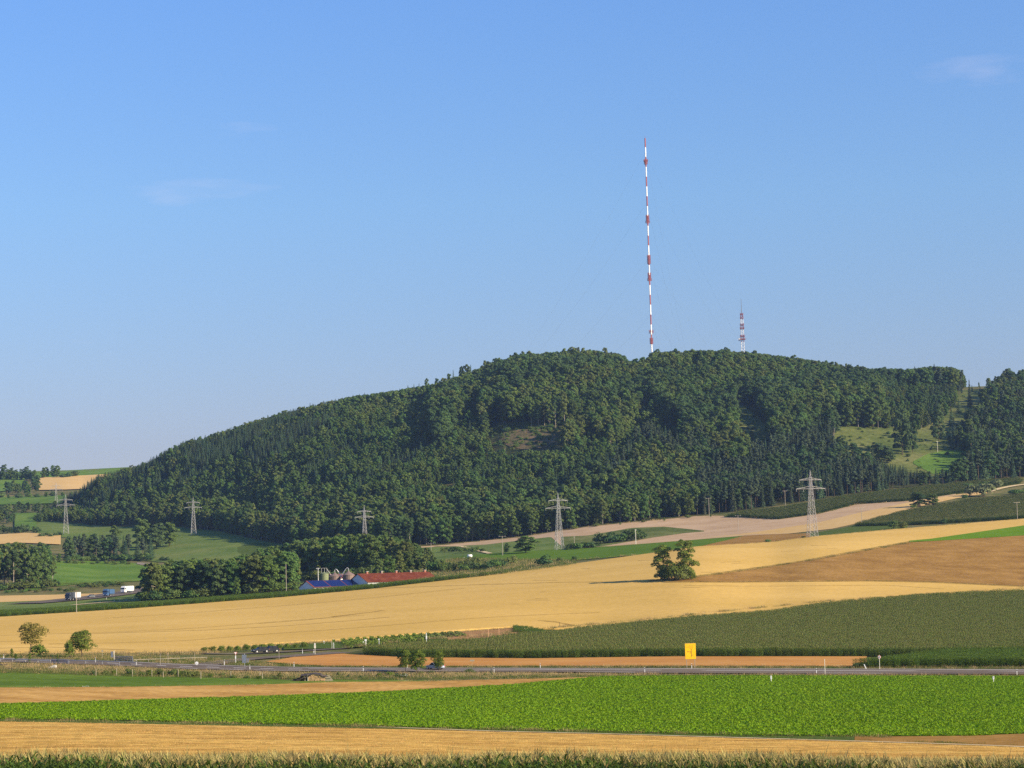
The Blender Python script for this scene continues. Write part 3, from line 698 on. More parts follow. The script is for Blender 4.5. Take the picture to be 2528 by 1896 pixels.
def broadleaf(seed, H=20, base=0.25, rad=0.27, n=1300, s=0.55, nl=12, lsz=(0.36, 0.56)):
    rg = np.random.default_rng(seed)
    lobes = []
    cz0, cz1 = H * base, H
    for i in range(nl):
        t = (i + 0.5) / nl
        z = cz0 + (cz1 - cz0) * (0.04 + 0.88 * t)
        prof = math.sin(math.pi * min(1, (0.20 + 0.72 * t))) ** 0.60
        ang = i * 2.4 + rg.uniform(-0.5, 0.5)
        rr = H * rad * prof * rg.uniform(0.25, 0.78)
        lr = H * rad * rg.uniform(*lsz) * (0.65 + 0.4 * prof)
        lobes.append((rr * math.cos(ang), rr * math.sin(ang), min(z, H - lr * 0.75), lr, lr * rg.uniform(0.72, 1.0)))
    crown = lobes_crown(rg, lobes, n, s)
    tr = [tubeq([(0, 0, -0.8), (rg.uniform(-.2, .2), 0, H * 0.2), (rg.uniform(-.4, .4), rg.uniform(-.4, .4), H * 0.55), (0, 0, H * 0.85)], [H * 0.013, H * 0.011, H * 0.008, H * 0.003])]
    for L in lobes[:7]:
        z0 = H * rg.uniform(base * 0.8, base + 0.25)
        tr.append(tubeq([(0, 0, z0), (L[0] * 0.5, L[1] * 0.5, (z0 + L[2]) / 2 - 0.3), (L[0], L[1], L[2])], [H * 0.008, H * 0.005, H * 0.002], 5))
    return crown, join(tr)

def spruce(seed, H=18, rad=0.17, n=1300, s=0.5, base=0.06):
    rg = np.random.default_rng(seed)
    t = rg.uniform(0, 1, n) ** 1.25
    tier = np.floor(t * 15) / 15
    f = (t * 15) % 1
    rr = H * rad * (1 - t) * (0.62 + 0.5 * (1 - f)) * rg.uniform(0.75, 1.1, n) + 0.12
    rho = rr * np.sqrt(rg.uniform(0.25, 1, n))
    ang = rg.uniform(0, 2 * math.pi, n)
    z = H * (base + (1 - base) * t) - 0.22 * rho
    C = np.stack([rho * np.cos(ang), rho * np.sin(ang), z], 1)
    N = np.stack([np.cos(ang), np.sin(ang), np.full(n, 1.1)], 1) + rg.normal(size=(n, 3)) * 0.4
    return quads(C, N, s * (1 - 0.55 * t), rg, 0.5), tubeq([(0, 0, -0.8), (0, 0, H * 0.5), (0, 0, H * 0.985)], [H * 0.014, H * 0.008, 0.02])

def pine(seed, H=22, n=1300, s=0.5):
    rg = np.random.default_rng(seed)
    lobes = []
    for i in range(11):
        t = i / 10
        z = H * (0.5 + 0.46 * t); ang = rg.uniform(0, 6.28); rr = H * 0.11 * (1 - 0.7 * t) * rg.uniform(0.3, 1)
        lr = H * 0.085 * (1.15 - 0.5 * t)
        lobes.append((rr * math.cos(ang), rr * math.sin(ang), min(z, H - lr * 0.6), lr, lr * 0.65))
    crown = lobes_crown(rg, lobes, n, s, 0.4)
    tr = [tubeq([(0, 0, -0.8), (0.1, 0, H * 0.5), (0, 0, H * 0.95)], [H * 0.014, H * 0.009, H * 0.003])]
    for L in lobes[:6]: tr.append(tubeq([(0, 0, L[2] - 0.8), (L[0], L[1], L[2])], [H * 0.004, H * 0.002], 4))
    return crown, join(tr)

def bush(seed, H=3.0, w=1.0, n=500, s=0.22):
    rg = np.random.default_rng(seed)
    lobes = []
    for i in range(8):
        a = i * 2.4 + rg.uniform(-0.4, 0.4); rr = H * 0.42 * w * rg.uniform(0.1, 1)
        lr = H * rg.uniform(0.26, 0.38)
        lobes.append((rr * math.cos(a), rr * math.sin(a), H * rg.uniform(0.26, 0.68), lr * w ** 0.5, lr))
    lobes.append((0, 0, H * 0.3, H * 0.42 * w, H * 0.34))
    crown = lobes_crown(rg, lobes, n, s)
    tr = [tubeq([(0, 0, -0.3), (L[0] * 0.6, L[1] * 0.6, L[2] * 0.7), (L[0], L[1], L[2])], [H * 0.02, H * 0.014, H * 0.006], 4) for L in lobes[:5]]
    return crown, join(tr)

KINDS = {}
def kind(key, maker, leaf, trunk='bark'):
    (cv, cq), (tv, tq) = maker
    KINDS[key] = dict(crown=npmesh('crown', cv, cq, [leaf]), trunk=npmesh('trunk', tv, tq, [trunk], smooth=True))
    V, Q = join([(cv, cq), (tv, tq)])
    KINDS[key]['joint'] = npmesh('tree_joint', V, Q, [leaf, trunk], [0] * len(cq) + [1] * len(tq))
    KINDS[key]['h'] = float(cv[:, 2].max())
    KINDS[key]['w'] = float(np.percentile(np.hypot(cv[:, 0], cv[:, 1]), 96))

for i, lf in enumerate(['leaf_mid', 'leaf_olive', 'leaf_dark', 'leaf_mid', 'leaf_light', 'leaf_olive']):
    kind(f'broad{i}', broadleaf(11 + i, H=20, base=[0.06, 0.16, 0.08, 0.05, 0.08, 0.14][i], rad=[0.25, 0.22, 0.27, 0.24, 0.26, 0.2][i], n=3200, s=0.46, nl=20, lsz=(0.28, 0.44)), lf, 'bark_pale' if i in (1, 5) else 'bark')
for i in range(3): kind(f'tall{i}', broadleaf(31 + i, H=24, base=0.36, rad=0.2, n=2500, s=0.46, nl=18, lsz=(0.28, 0.44)), ['leaf_mid', 'leaf_dark', 'leaf_olive'][i], 'bark_pale')
for i in range(4): kind(f'young{i}', broadleaf(41 + i, H=10, base=0.1, rad=0.30, n=1400, s=0.36, nl=13, lsz=(0.30, 0.46)), ['leaf_mid', 'leaf_olive', 'leaf_mid', 'leaf_light'][i])
for i in range(3): kind(f'spruce{i}', spruce(51 + i, H=18, rad=[0.18, 0.22, 0.16][i]), ['needle', 'needle', 'needle_dark'][i])
for i in range(2): kind(f'pine{i}', pine(61 + i), 'needle_dark')
for i in range(4): kind(f'bush{i}', bush(71 + i, w=[1.0, 1.3, 0.9, 1.6][i]), ['leaf_mid', 'leaf_olive', 'leaf_dark', 'leaf_light'][i])
for i in range(3): kind(f'near{i}', broadleaf(81 + i, H=8, base=[0.26, 0.22, 0.12][i], rad=[0.40, 0.34, 0.27][i], n=3600, s=0.155, nl=20, lsz=(0.32, 0.5)), 'leaf_near')
kind('gold0', broadleaf(87, H=8, base=0.36, rad=0.40, n=2700, s=0.155, nl=18, lsz=(0.30, 0.48)), 'leaf_gold')
for i in range(2): kind(f'poplar{i}', broadleaf(91 + i, H=16, base=0.06, rad=0.24, n=4600, s=0.24, nl=22, lsz=(0.32, 0.5)), 'leaf_near')
kind('silver0', bush(95, w=1.1, n=600), 'leaf_silver')
kind('nearbush0', bush(96, H=3, w=1.0, n=900, s=0.14), 'leaf_near')
kind('nearbush1', bush(97, H=3, w=1.2, n=900, s=0.14), 'leaf_olive')

ROOTS = {}
NAMES = {'broad': ('broadleaf_tree', 'tree'), 'tall': ('broadleaf_tree', 'tree'), 'young': ('young_tree', 'tree'), 'spruce': ('spruce_tree', 'tree'), 'pine': ('pine_tree', 'tree'),
         'bush': ('shrub', 'shrub'), 'near': ('roadside_tree', 'tree'), 'gold': ('roadside_tree', 'tree'), 'poplar': ('poplar_tree', 'tree'), 'silver': ('willow_shrub', 'shrub'), 'nearbush': ('shrub', 'shrub')}
def plant(key, loc, h, label, group=None, wide=1.0, rz=None, tilt=None, name=None, cat=None):
    k = KINDS[key]
    nm, ct = NAMES[key.rstrip('0123456789')]
    s = h / k['h']
    o = thing(name or nm, label, cat or ct, loc, rng.uniform(0, 6.28) if rz is None else rz, group)
    o.scale = (s * wide, s * wide, s)
    if tilt: o.rotation_euler = (tilt[0], tilt[1], o.rotation_euler.z)
    link('stem' if 'bush' in key or 'silver' in key else 'trunk', k['trunk'], o)
    link('foliage' if 'bush' in key or 'silver' in key else 'crown', k['crown'], o)
    return o

def px_plant(key, u, v, hpx, label, group=None, wide=1.0, ymin=30, ymax=3300, wpx=None, **kw):
    p = at(u, v, ymin=ymin, ymax=ymax)
    if wpx: wide = wpx / 2.0 / (KINDS[key]['w'] * hpx / KINDS[key]['h'])
    return plant(key, p - Vector((0, 0, 0.05)), hpx * p.y / FPX, label, group, wide, **kw)

def scatter(name, P, protos, rz=None, scl=None, idx=None, label=None):
    """stuff: copies of a few meshes on points, one object"""
    n = len(P)
    me = bpy.data.meshes.new(name)
    me.vertices.add(n); me.vertices.foreach_set('co', np.ascontiguousarray(P, np.float32).ravel())
    rz = rng.uniform(0, 2 * math.pi, n) if rz is None else np.broadcast_to(rz, (n,))
    rot = np.zeros((n, 3), np.float32); rot[:, 2] = rz
    S = np.ones((n, 3), np.float32) if scl is None else np.ascontiguousarray(np.broadcast_to(np.asarray(scl).reshape(n, -1), (n, 3)), np.float32)
    idx = rng.integers(0, len(protos), n) if idx is None else idx
    me.attributes.new('rot', 'FLOAT_VECTOR', 'POINT').data.foreach_set('vector', rot.ravel())
    me.attributes.new('scl', 'FLOAT_VECTOR', 'POINT').data.foreach_set('vector', S.ravel())
    me.attributes.new('idx', 'INT', 'POINT').data.foreach_set('value', np.ascontiguousarray(idx, np.int32))
    o = link(name, me)
    ng = bpy.data.node_groups.new(name, 'GeometryNodeTree')
    ng.interface.new_socket('Geometry', in_out='INPUT', socket_type='NodeSocketGeometry')
    ng.interface.new_socket('Geometry', in_out='OUTPUT', socket_type='NodeSocketGeometry')
    N, L = ng.nodes, ng.links
    gi, go = N.new('NodeGroupInput'), N.new('NodeGroupOutput')
    iop = N.new('GeometryNodeInstanceOnPoints'); iop.inputs['Pick Instance'].default_value = True
    jn = N.new('GeometryNodeJoinGeometry')
    for pm in reversed(protos):
        key = '_proto_' + pm.name
        po = bpy.data.objects.get(key) or bpy.data.objects.new(key, pm)
        oi = N.new('GeometryNodeObjectInfo'); oi.inputs['Object'].default_value = po
        g2 = N.new('GeometryNodeGeometryToInstance')
        L.new(oi.outputs['Geometry'], g2.inputs[0]); L.new(g2.outputs[0], jn.inputs[0])
    def attr(nm, ty):
        a = N.new('GeometryNodeInputNamedAttribute'); a.data_type = ty; a.inputs['Name'].default_value = nm
        return a.outputs['Attribute']
    L.new(gi.outputs[0], iop.inputs['Points']); L.new(jn.outputs[0], iop.inputs['Instance'])
    L.new(attr('idx', 'INT'), iop.inputs['Instance Index'])
    e2r = N.new('FunctionNodeEulerToRotation'); L.new(attr('rot', 'FLOAT_VECTOR'), e2r.inputs[0]); L.new(e2r.outputs[0], iop.inputs['Rotation'])
    L.new(attr('scl', 'FLOAT_VECTOR'), iop.inputs['Scale'])
    L.new(iop.outputs['Instances'], go.inputs[0])
    md = o.modifiers.new('copies', 'NODES'); md.node_group = ng
    return tag(o, label, kind='stuff')

def grid_points(top, bot, dx, dy, ang=0.0, jit=0.25, shift=0.0, ymin=30, ymax=3300, far=None):
    """points on a world grid that fall inside a piece of land of the photograph"""
    top, bot = ext(top), ext(bot)
    us = np.linspace(max(top[0][0], bot[0][0]), min(top[-1][0], bot[-1][0]), 110)
    P = np.concatenate([inv(us, line(top, us), ymin=ymin, ymax=ymax), inv(us, line(bot, us), ymin=ymin, ymax=ymax)])[:, :2]
    c, s = math.cos(ang), math.sin(ang)
    A = P @ np.array([[c, -s], [s, c]])
    lo, hi = A.min(0) - dx, A.max(0) + dy
    gx, gy = np.meshgrid(np.arange(lo[0], hi[0], dx), np.arange(lo[1], hi[1], dy))
    G = np.stack([gx.ravel(), gy.ravel()], 1) + rng.uniform(-jit, jit, (gx.size, 2)) * np.array([dx, dy])
    G = G @ np.array([[c, s], [-s, c]])
    ok = (G[:, 1] > ymin) & (G[:, 1] < ymax)
    G = G[ok]
    z = zat(G[:, 0], G[:, 1])
    u, v = to_px(G[:, 0], G[:, 1], z)
    sh = shift * FPX / G[:, 1]
    ok = (u > us[0]) & (u < us[-1]) & (v > line(top, u) + sh) & (v < line(bot, u))
    return np.column_stack([G[ok], z[ok]])

# ------------------------------------------------------------------ crops
def blade(rg, base, d, L, w, droop, seg=3, lift=1.0):
    """a bent leaf strip as quads"""
    pts = []
    side = np.array([-d[1], d[0], 0.0])
    for i in range(seg + 1):
        t = i / seg
        p = base + np.array([d[0], d[1], 0]) * L * t * 0.75 + np.array([0, 0, L * (lift * t - droop * t * t)])
        ww = w * math.sin(math.pi * (0.15 + 0.80 * t)) * 0.5 + 0.004
        pts += [p - side * ww, p + side * ww]
    V = np.array(pts); i = np.arange(seg) * 2
    return V, np.stack([i, i + 1, i + 3, i + 2], 1)

def maize_plant(rg, x, y, H, tassel=True, nleaf=9, w=0.085, seg=3, up=1.0):
    P, T = [], []
    az = rg.uniform(0, 6.28)
    for k in range(nleaf):
        z = H * (0.12 + 0.78 * k / nleaf); a = az + math.pi * (k % 2) + rg.uniform(-0.5, 0.5)
        P.append(blade(rg, np.array([x, y, z]), (math.cos(a), math.sin(a)), H * rg.uniform(0.27, 0.40) * (1.0 if seg < 5 else 1.05 - 0.55 * k / nleaf), w, rg.uniform(0.5, 1.05), seg, rg.uniform(0.75, 1.15) * up))
    P.append(tubeq([(x, y, 0), (x, y, H * 0.86)], [0.014, 0.010], 3))
    if tassel:
        for k in range(4):
            a = rg.uniform(0, 6.28); b = np.array([x, y, H * 0.86])
            T.append(blade(rg, b, (math.cos(a), math.sin(a)), rg.uniform(0.16, 0.28), 0.018, 0.25, 1, 1.25 if k else 1.6))
    return P, T

def maize_patch(seed, L=1.5, H=2.4, tassel=True, leaf='maize_leaf', nleaf=7, sp=0.19):
    rg = np.random.default_rng(seed)
    A, B = [], []
    for r in range(2):
        for k in range(int(L / sp)):
            p, t = maize_plant(rg, -L / 2 + (k + 0.5) * sp + rg.uniform(-.03, .03), (r - 0.5) * 0.75 + rg.uniform(-.04, .04), H * rg.uniform(0.90, 1.06), tassel and rg.random() < 0.85, nleaf, 0.10, 2)
            A += p; B += t
    n = sum(len(q) for _, q in A)
    V, Q = join(A + B)
    return npmesh(f'maize_patch_{leaf}_{seed}', V, Q, [leaf, 'maize_tassel'], [0] * n + [1] * (len(Q) - n))

MP = [maize_patch(s) for s in (1, 2, 3)]
MF = [maize_patch(s, tassel=False, leaf='maize_leaf_fresh') for s in (4, 5, 6)]
MD = [maize_patch(s, tassel=True, leaf='maize_leaf_dark') for s in (7, 8)]
def maize(name, top, bot, protos, label, L=1.5, ang=0.0, shift=2.1, sxy=1.0, sz=1.0, **k):
    P = grid_points(top, bot, L * sxy, L * sxy, ang, 0.12, shift, **k)
    n = len(P)
    S = np.column_stack([np.full(n, sxy), np.full(n, sxy), sz * rng.uniform(0.93, 1.07, n)])
    return scatter(name, P, protos, ang + np.where(rng.random(n) < 0.5, 0, math.pi) + rng.uniform(-.05, .05, n), S, label=label)

M1_B2 = [(846, 1612), (858, 1616), (1010, 1624), (1310, 1627), (1660, 1622), (2100, 1622), (2300, 1622), (2600, 1618)]
maize('maize_field', M1_TOP, M1_B2, MP, 'tall tasselled maize field behind the orange stubble', ymin=540, shift=1.9)
RM_TOP = [(2102, 1640), (2108, 1627), (2200, 1619), (2300, 1606), (2400, 1591), (2528, 1571), (2600, 1560)]
RM_BOT = [(2102, 1642), (2108, 1649), (2528, 1647), (2600, 1647)]
maize('maize_field', RM_TOP, RM_BOT, MF, 'fresh green maize block beside the road at the round sign', ymin=510, shift=2.0)
field('maize_soil', [(u, v + 14) for u, v in RM_TOP], RM_BOT, 'maize_ground', rows=5, off=0.4)
MS_BOT = [(-60, 1529), (0, 1526.5), (316, 1506.5), (700, 1477.5), (916, 1457.5), (1300, 1413), (1611, 1370), (1640, 1366)]
MS_TOP = [(-60, 1512), (0, 1511), (316, 1493), (340, 1491), (700, 1464), (916, 1446), (1300, 1407), (1611, 1366), (1640, 1362)]
maize('maize_strip', MS_TOP, MS_BOT, MF, 'strip of maize along the far edge of the wheat', ymin=930, sxy=1.35, shift=1.2, sz=1.05)
maize('maize_field', M2_TOP, M2_BOT, MD, 'dark maize field on the slope below the round trees', ymin=1130, sxy=1.9, shift=1.5, ang=0.4)
maize('maize_field', M3_TOP, M3_BOT, MD, 'maize field along the foot of the wood', ymin=1250, sxy=2.0, shift=1.5)
maize('maize_plot', [(1262, 1560), (1272, 1549), (1310, 1552), (1345, 1561), (1400, 1563)], [(1262, 1562), (1285, 1566), (1330, 1568), (1400, 1566)], MF, 'small dark green crop plot beside the bare soil', ymin=600, shift=0.3, sz=0.55)

# foreground maize, plant by plant
def big_plant(seed, H, tassel):
    rg = np.random.default_rng(seed)
    p, t = maize_plant(rg, 0, 0, H, tassel, 15, 0.065, 5, 1.12)
    if t:
        t = []
        for k in range(9):
            a = rg.uniform(0, 6.28)
            t.append(blade(rg, np.array([0, 0, H * 0.86]), (math.cos(a), math.sin(a)), rg.uniform(0.20, 0.38), 0.014, rg.uniform(0.1, 0.4), 2, 1.35 if k else 2.0))
    n = sum(len(q) for _, q in p)
    V, Q = join(p + t)
    return npmesh(f'corn_plant_{seed}', V, Q, ['corn_leaf_fresh' if seed % 2 else 'corn_leaf', 'corn_tassel'], [0] * n + [1] * (len(Q) - n))
CP = [big_plant(100 + i, 2.35, i % 4 != 3) for i in range(8)]
gx, gy = np.meshgrid(np.arange(-52, 52, 0.17), np.arange(76, 106, 0.75))
G = np.stack([gx.ravel(), gy.ravel()], 1) + rng.normal(0, 0.05, (gx.size, 2))
G = G[(np.abs(G[:, 0]) < G[:, 1] * 0.235 + 16)]
clump = 0.5 + 0.5 * np.sin(G[:, 0] * 0.55 + 1.0) * np.sin(G[:, 0] * 0.23 + G[:, 1] * 0.1)
fz = 0.93 * np.where(G[:, 0] > 12, 0.95, 1.0) * (0.93 + 0.10 * clump) * rng.uniform(0.92, 1.08, len(G)) + np.interp(G[:, 0], [-24, -10, 8, 24], [0.03, 0.0, -0.02, -0.06])
fi = np.where(rng.random(len(G)) < 0.58 + 0.40 * clump - 0.012 * G[:, 0], rng.choice([3, 7, 1], len(G)), rng.choice([0, 1, 2, 4, 5, 6], len(G)))
scatter('corn_rows', np.column_stack([G, zat(G[:, 0], G[:, 1])]), CP, scl=np.column_stack([np.ones(len(G)), np.ones(len(G)), fz]), idx=fi, label='tasselled corn plants along the bottom edge of the picture')

# sugar beet
def beet_patch(seed, L=1.2):
    rg = np.random.default_rng(seed)
    A = []
    for r in range(3):
        for k in range(5):
            x, y = rg.uniform(-0.55, 0.55), rg.uniform(-0.55, 0.55); sz = rg.uniform(0.8, 1.35)
            for q in range(11):
                a = rg.uniform(0, 6.28); Ln = rg.uniform(0.25, 0.40) * sz
                A.append(blade(rg, np.array([x, y, 0.02]), (math.cos(a), math.sin(a)), Ln, 0.16, rg.uniform(0.3, 0.9), 2, rg.uniform(0.8, 1.35)))
    V, Q = join(A)
    return npmesh(f'beet_patch_{seed}', V, Q, ['beet_leaf'])
BP = [beet_patch(s) for s in (1, 2, 3, 4)]
P = grid_points(B_FAR, B_NEAR, 1.02, 1.02, R(-3), 0.30, 0.0, ymin=240, ymax=500)
n = len(P)
scatter('beet_plants', P, BP, None, np.column_stack([np.ones(n), np.ones(n), rng.uniform(0.88, 1.18, n)]), label='bright green leafy sugar beet crop across the middle')

# straw clumps on the near stubble, grass on the verges
def tuft(seed, m, n=26, h=0.5, spread=0.35, w=0.03, droop=0.4):
    rg = np.random.default_rng(seed); A = []
    for _ in range(n):
        a = rg.uniform(0, 6.28); b = np.array([rg.normal(0, spread), rg.normal(0, spread), 0.0])
        A.append(blade(rg, b, (math.cos(a) * 0.5, math.sin(a) * 0.5), h * rg.uniform(0.5, 1.2), w, droop * rg.random(), 2, 1.1))
    V, Q = join(A); return npmesh(f'tuft_{m}_{seed}', V, Q, [m])
ST = [tuft(s, 'straw', 40, 0.16, 0.55, 0.035, 0.9) for s in (1, 2, 3)]
P = grid_points(S_TOP, [(-60, 1890), (2600, 1890)], 1.25, 1.0, R(4), 0.5, 0.0, ymin=120, ymax=310)
scatter('straw_stubble', P[rng.random(len(P)) < 0.8], ST, label='cut straw lying on the near stubble field')
DG = [tuft(s, 'dry_grass', 34, 0.62, 0.5, 0.03) for s in (11, 12)] + [tuft(s, 'green_grass', 34, 0.5, 0.5, 0.045) for s in (13, 14)]
V_TOP = [(-60, 1638), (120, 1641), (316, 1649), (420, 1655), (560, 1659), (700, 1662), (1264, 1664), (1660, 1668), (2600, 1670.5)]
V_BOT = [(-60, 1662), (0, 1663), (120, 1666), (316, 1672), (500, 1675), (632, 1677), (835, 1680), (1080, 1683), (1264, 1679), (1480, 1673), (1660, 1671.5), (2600, 1672)]
P = grid_points(V_TOP, V_BOT, 1.0, 0.9, 0, 0.5, ymin=480, ymax=560)
u, v = to_px(*P.T)
dryf = np.clip(0.80 - (v - line(V_TOP, u)) / np.maximum(4, line(V_BOT, u) - line(V_TOP, u)) * 0.75, 0.12, 0.8)
scatter('verge_grass', P, DG, idx=np.where(rng.random(len(P)) < dryf, rng.integers(0, 2, len(P)), rng.integers(2, 4, len(P))), scl=rng.uniform(0.7, 1.3, len(P)), label='dry and green grass on the road verge')
P = grid_points([(-60, 1617), (316, 1620), (500, 1626), (655, 1635), (720, 1641), (800, 1645), (1000, 1646), (1660, 1645), (2600, 1648)], [(-60, 1626), (120, 1628), (316, 1634), (480, 1640), (700, 1647), (1264, 1650), (1660, 1651.5), (2600, 1653)], 1.1, 0.9, 0, 0.5, ymin=505, ymax=620)
scatter('far_verge_grass', P, DG, idx=rng.choice([0, 1, 2, 3, 2, 3], len(P)), scl=rng.uniform(0.6, 1.15, len(P)), label='grass on the far verge of the road')
P = grid_points([(846, 1447), (1040, 1400), (1130, 1379), (1421, 1385)], [(846, 1462), (1040, 1443), (1300, 1414), (1421, 1398)], 2.2, 2.2, 0, 0.5, ymin=1020, ymax=1400)
scatter('bank_weeds', P, DG, idx=rng.choice([0, 2, 3, 3], len(P)), scl=rng.uniform(1.4, 2.6, len(P)), label='weeds on the bank behind the wheat')
P = grid_points([(-60, 1616), (316, 1615), (500, 1611), (630, 1596), (860, 1583), (1100, 1564), (1290, 1549)], [(-60, 1619), (316, 1619), (500, 1616), (630, 1601), (860, 1586), (1100, 1567), (1290, 1553)], 1.0, 1.0, 0, 0.5, ymin=560, ymax=760)
scatter('wheat_fringe', P, [DG[0], DG[1], DG[2]], scl=rng.uniform(1.0, 1.7, len(P)), label='ragged stalks along the near edge of the wheat')

def margin(name, pts, w, dens, protos, scl, label, z=0.0, ymin=30, ymax=3300):
    p = np.array(pts, float)
    uu = np.linspace(p[0, 0], p[-1, 0], 400); L = inv(uu, line(pts, uu), ymin=ymin, ymax=ymax)
    d = np.concatenate([[0], np.cumsum(np.linalg.norm(np.diff(L[:, :2], axis=0), axis=1))])
    n = int(d[-1] * dens); s = rng.uniform(0, d[-1], n)
    s += 1.8 * np.sin(s * 1.7) + 3.0 * np.sin(s * 0.31)
    x = np.interp(s, d, L[:, 0]) + rng.normal(0, w * 0.4, n); y = np.interp(s, d, L[:, 1]) + rng.normal(0, w * 0.5, n)
    scatter(name, np.column_stack([x, y, zat(x, y) + z]), protos, scl=rng.uniform(*scl, n), label=label)
GG = DG[2:]
margin('track_grass', [(937, 1797), (1200, 1805.5), (1486, 1812), (1832, 1822), (2200, 1833), (2528, 1843)], 1.2, 2.2, GG, (0.35, 0.7), 'grass beside the pale farm track', ymin=150)
margin('strip_grass', [(0, 1780), (286, 1785), (632, 1791), (937, 1797), (1232, 1804.5), (1486, 1809.5), (1832, 1818), (2182, 1823)], 2.0, 5.0, GG + [DG[0]], (0.5, 0.9), 'green grass strip at the foot of the beet field', ymin=150)
margin('field_edge_grass', [(0, 1700), (316, 1698), (632, 1693), (835, 1685.5), (1080, 1683), (1264, 1679), (1480, 1672.5)], 1.4, 2.0, DG, (0.4, 0.8), 'ragged grass between pasture and tan stubble', ymin=380)
margin('field_edge_grass', [(0, 1742), (316, 1732), (632, 1723), (948, 1711), (1264, 1693), (1480, 1673)], 0.8, 1.2, DG, (0.35, 0.7), 'ragged grass between tan stubble and beet', ymin=330)
margin('field_edge_grass', [(660, 1633), (720, 1624), (780, 1618), (850, 1616), (1010, 1624), (1310, 1627), (1660, 1622), (2100, 1622)], 0.8, 1.0, DG, (0.4, 0.8), 'grass between orange stubble and maize', ymin=520)
margin('field_edge_grass', [(846, 1606), (1000, 1588), (1200, 1575), (1280, 1563), (1431, 1550), (1714, 1522), (2034, 1489), (2528, 1457)], 1.2, 1.0, DG, (0.8, 1.7), 'grass between maize and wheat', z=0.6, ymin=600)
margin('field_edge_grass', [(1660, 1437), (1828, 1414), (1986, 1390), (2144, 1361), (2249, 1343)], 1.6, 1.6, GG + [DG[0]], (0.9, 1.8), 'weedy margin between wheat and brown stubble', z=0.5, ymin=800)
margin('field_edge_grass', [(1660, 1441), (1828, 1441), (2144, 1438), (2303, 1441), (2528, 1452)], 0.9, 1.0, DG, (0.6, 1.2), 'grass along the lower edge of the brown stubble', z=0.6, ymin=800)
margin('field_edge_grass', [(1421, 1384), (1611, 1369), (1719, 1352.5), (1900, 1342), (2018, 1327), (2208, 1310), (2528, 1284)], 1.2, 1.0, DG, (0.8, 1.6), 'grass along the far edge of the wheat', z=0.3, ymin=900)
margin('field_edge_grass', [(1068, 1349.5), (1280, 1328), (1453, 1301), (1722, 1275), (1788, 1274), (1923, 1282), (2018, 1270), (2113, 1246), (2249, 1237)], 1.5, 0.8, DG, (1.0, 2.2), 'grass along the pink stubble', ymin=1200)
margin('field_edge_grass', [(100, 1449), (221, 1440), (332, 1435)], 3.0, 0.8, GG, (1.5, 3.0), 'rough grass below the green meadow', ymin=1100)
margin('wheat_weeds', [(0, 1616), (316, 1615), (500, 1611), (640, 1596)], 1.6, 2.5, DG, (0.9, 1.7), 'weeds along the wheat behind the road', ymin=560)
# ------------------------------------------------------------------ the wood on the hill
CRESTL = [(p[0], p[1]) for p in CURVES[13]]
SLOPE_C = [(1812, 990), (1850, 1008), (1905, 1060), (1900, 1085), (1850, 1078), (1815, 1040)]
CLEAR_C = [(1200, 1066), (1262, 1056), (1385, 1058), (1400, 1072), (1390, 1104), (1270, 1112), (1215, 1100)]
SHADE_C = [(1190, 1034), (1290, 1030), (1420, 1040), (1440, 1058), (1380, 1066), (1210, 1066)]
LEFT_E = [(60, 1287), (95, 1287), (150, 1250), (200, 1220), (250, 1190), (300, 1180), (340, 1160)]

def in_forest(x, y, h):
    z = zat(x, y)
    u, v = to_px(x, y, z)
    hp = h * FPX / y
    ok = v < line(FOOT, u) - 1
    ok &= ~((u < 330) & (v < line(LEFT_E, u)))
    ok &= (u > 95) & (u < 2620)
    ok &= ~((v < line(CRESTL, u) - 6) & (y < 2240))
    for poly in (MEADOW, SLOPE_C, CLEAR_C):
        for f in (0.0, 0.5, 0.92):
            ok &= ~in_poly(u, v - hp * f, poly)
    ok &= ~in_poly(u, v - hp * 0.3, SHADE_C)
    ok &= ~((u > 2382) & (u < 2480) & (v < 962))
    return ok, u, v, z

def zone_h(u, v):
    """tree height and kind by where it stands on the hill: 0 tall beech, 1 edge broadleaf, 2 young wood, 3 spruce, 4 pine"""
    f = line(FOOT, u); c = line(CRESTL, u)
    t = np.clip((f - v) / np.maximum(20, f - c), 0, 1)
    wob = 0.10 * np.sin(u / 61.0) + 0.07 * np.sin(u / 23.0 + 1.3)
    k = np.full(u.shape, 2)
    k[(t < 0.17 + 0.6 * wob * 0.5) & (u < 1500)] = 1
    k[(t < 0.42 + wob) & (u >= 1500)] = 4
    k[(t < 0.30 + wob) & (u >= 1350) & (u < 1720)] = 1
    k[(t > 0.60 + wob) & (u > 1185)] = 0
    k[(t > 0.80 + wob) & (u > 1060)] = 0
    k[(u > 1680) & (t > 0.40 + wob)] = 0
    k[(u < 900) & (t > 0.52 + wob + (u - 250) / 1600)] = 3
    k[(u < 330) & (t > 0.25)] = 3
    k[(u > 2290)] = np.where(rng.random((u > 2290).sum()) < 0.55, 4, 1)
    return t, k

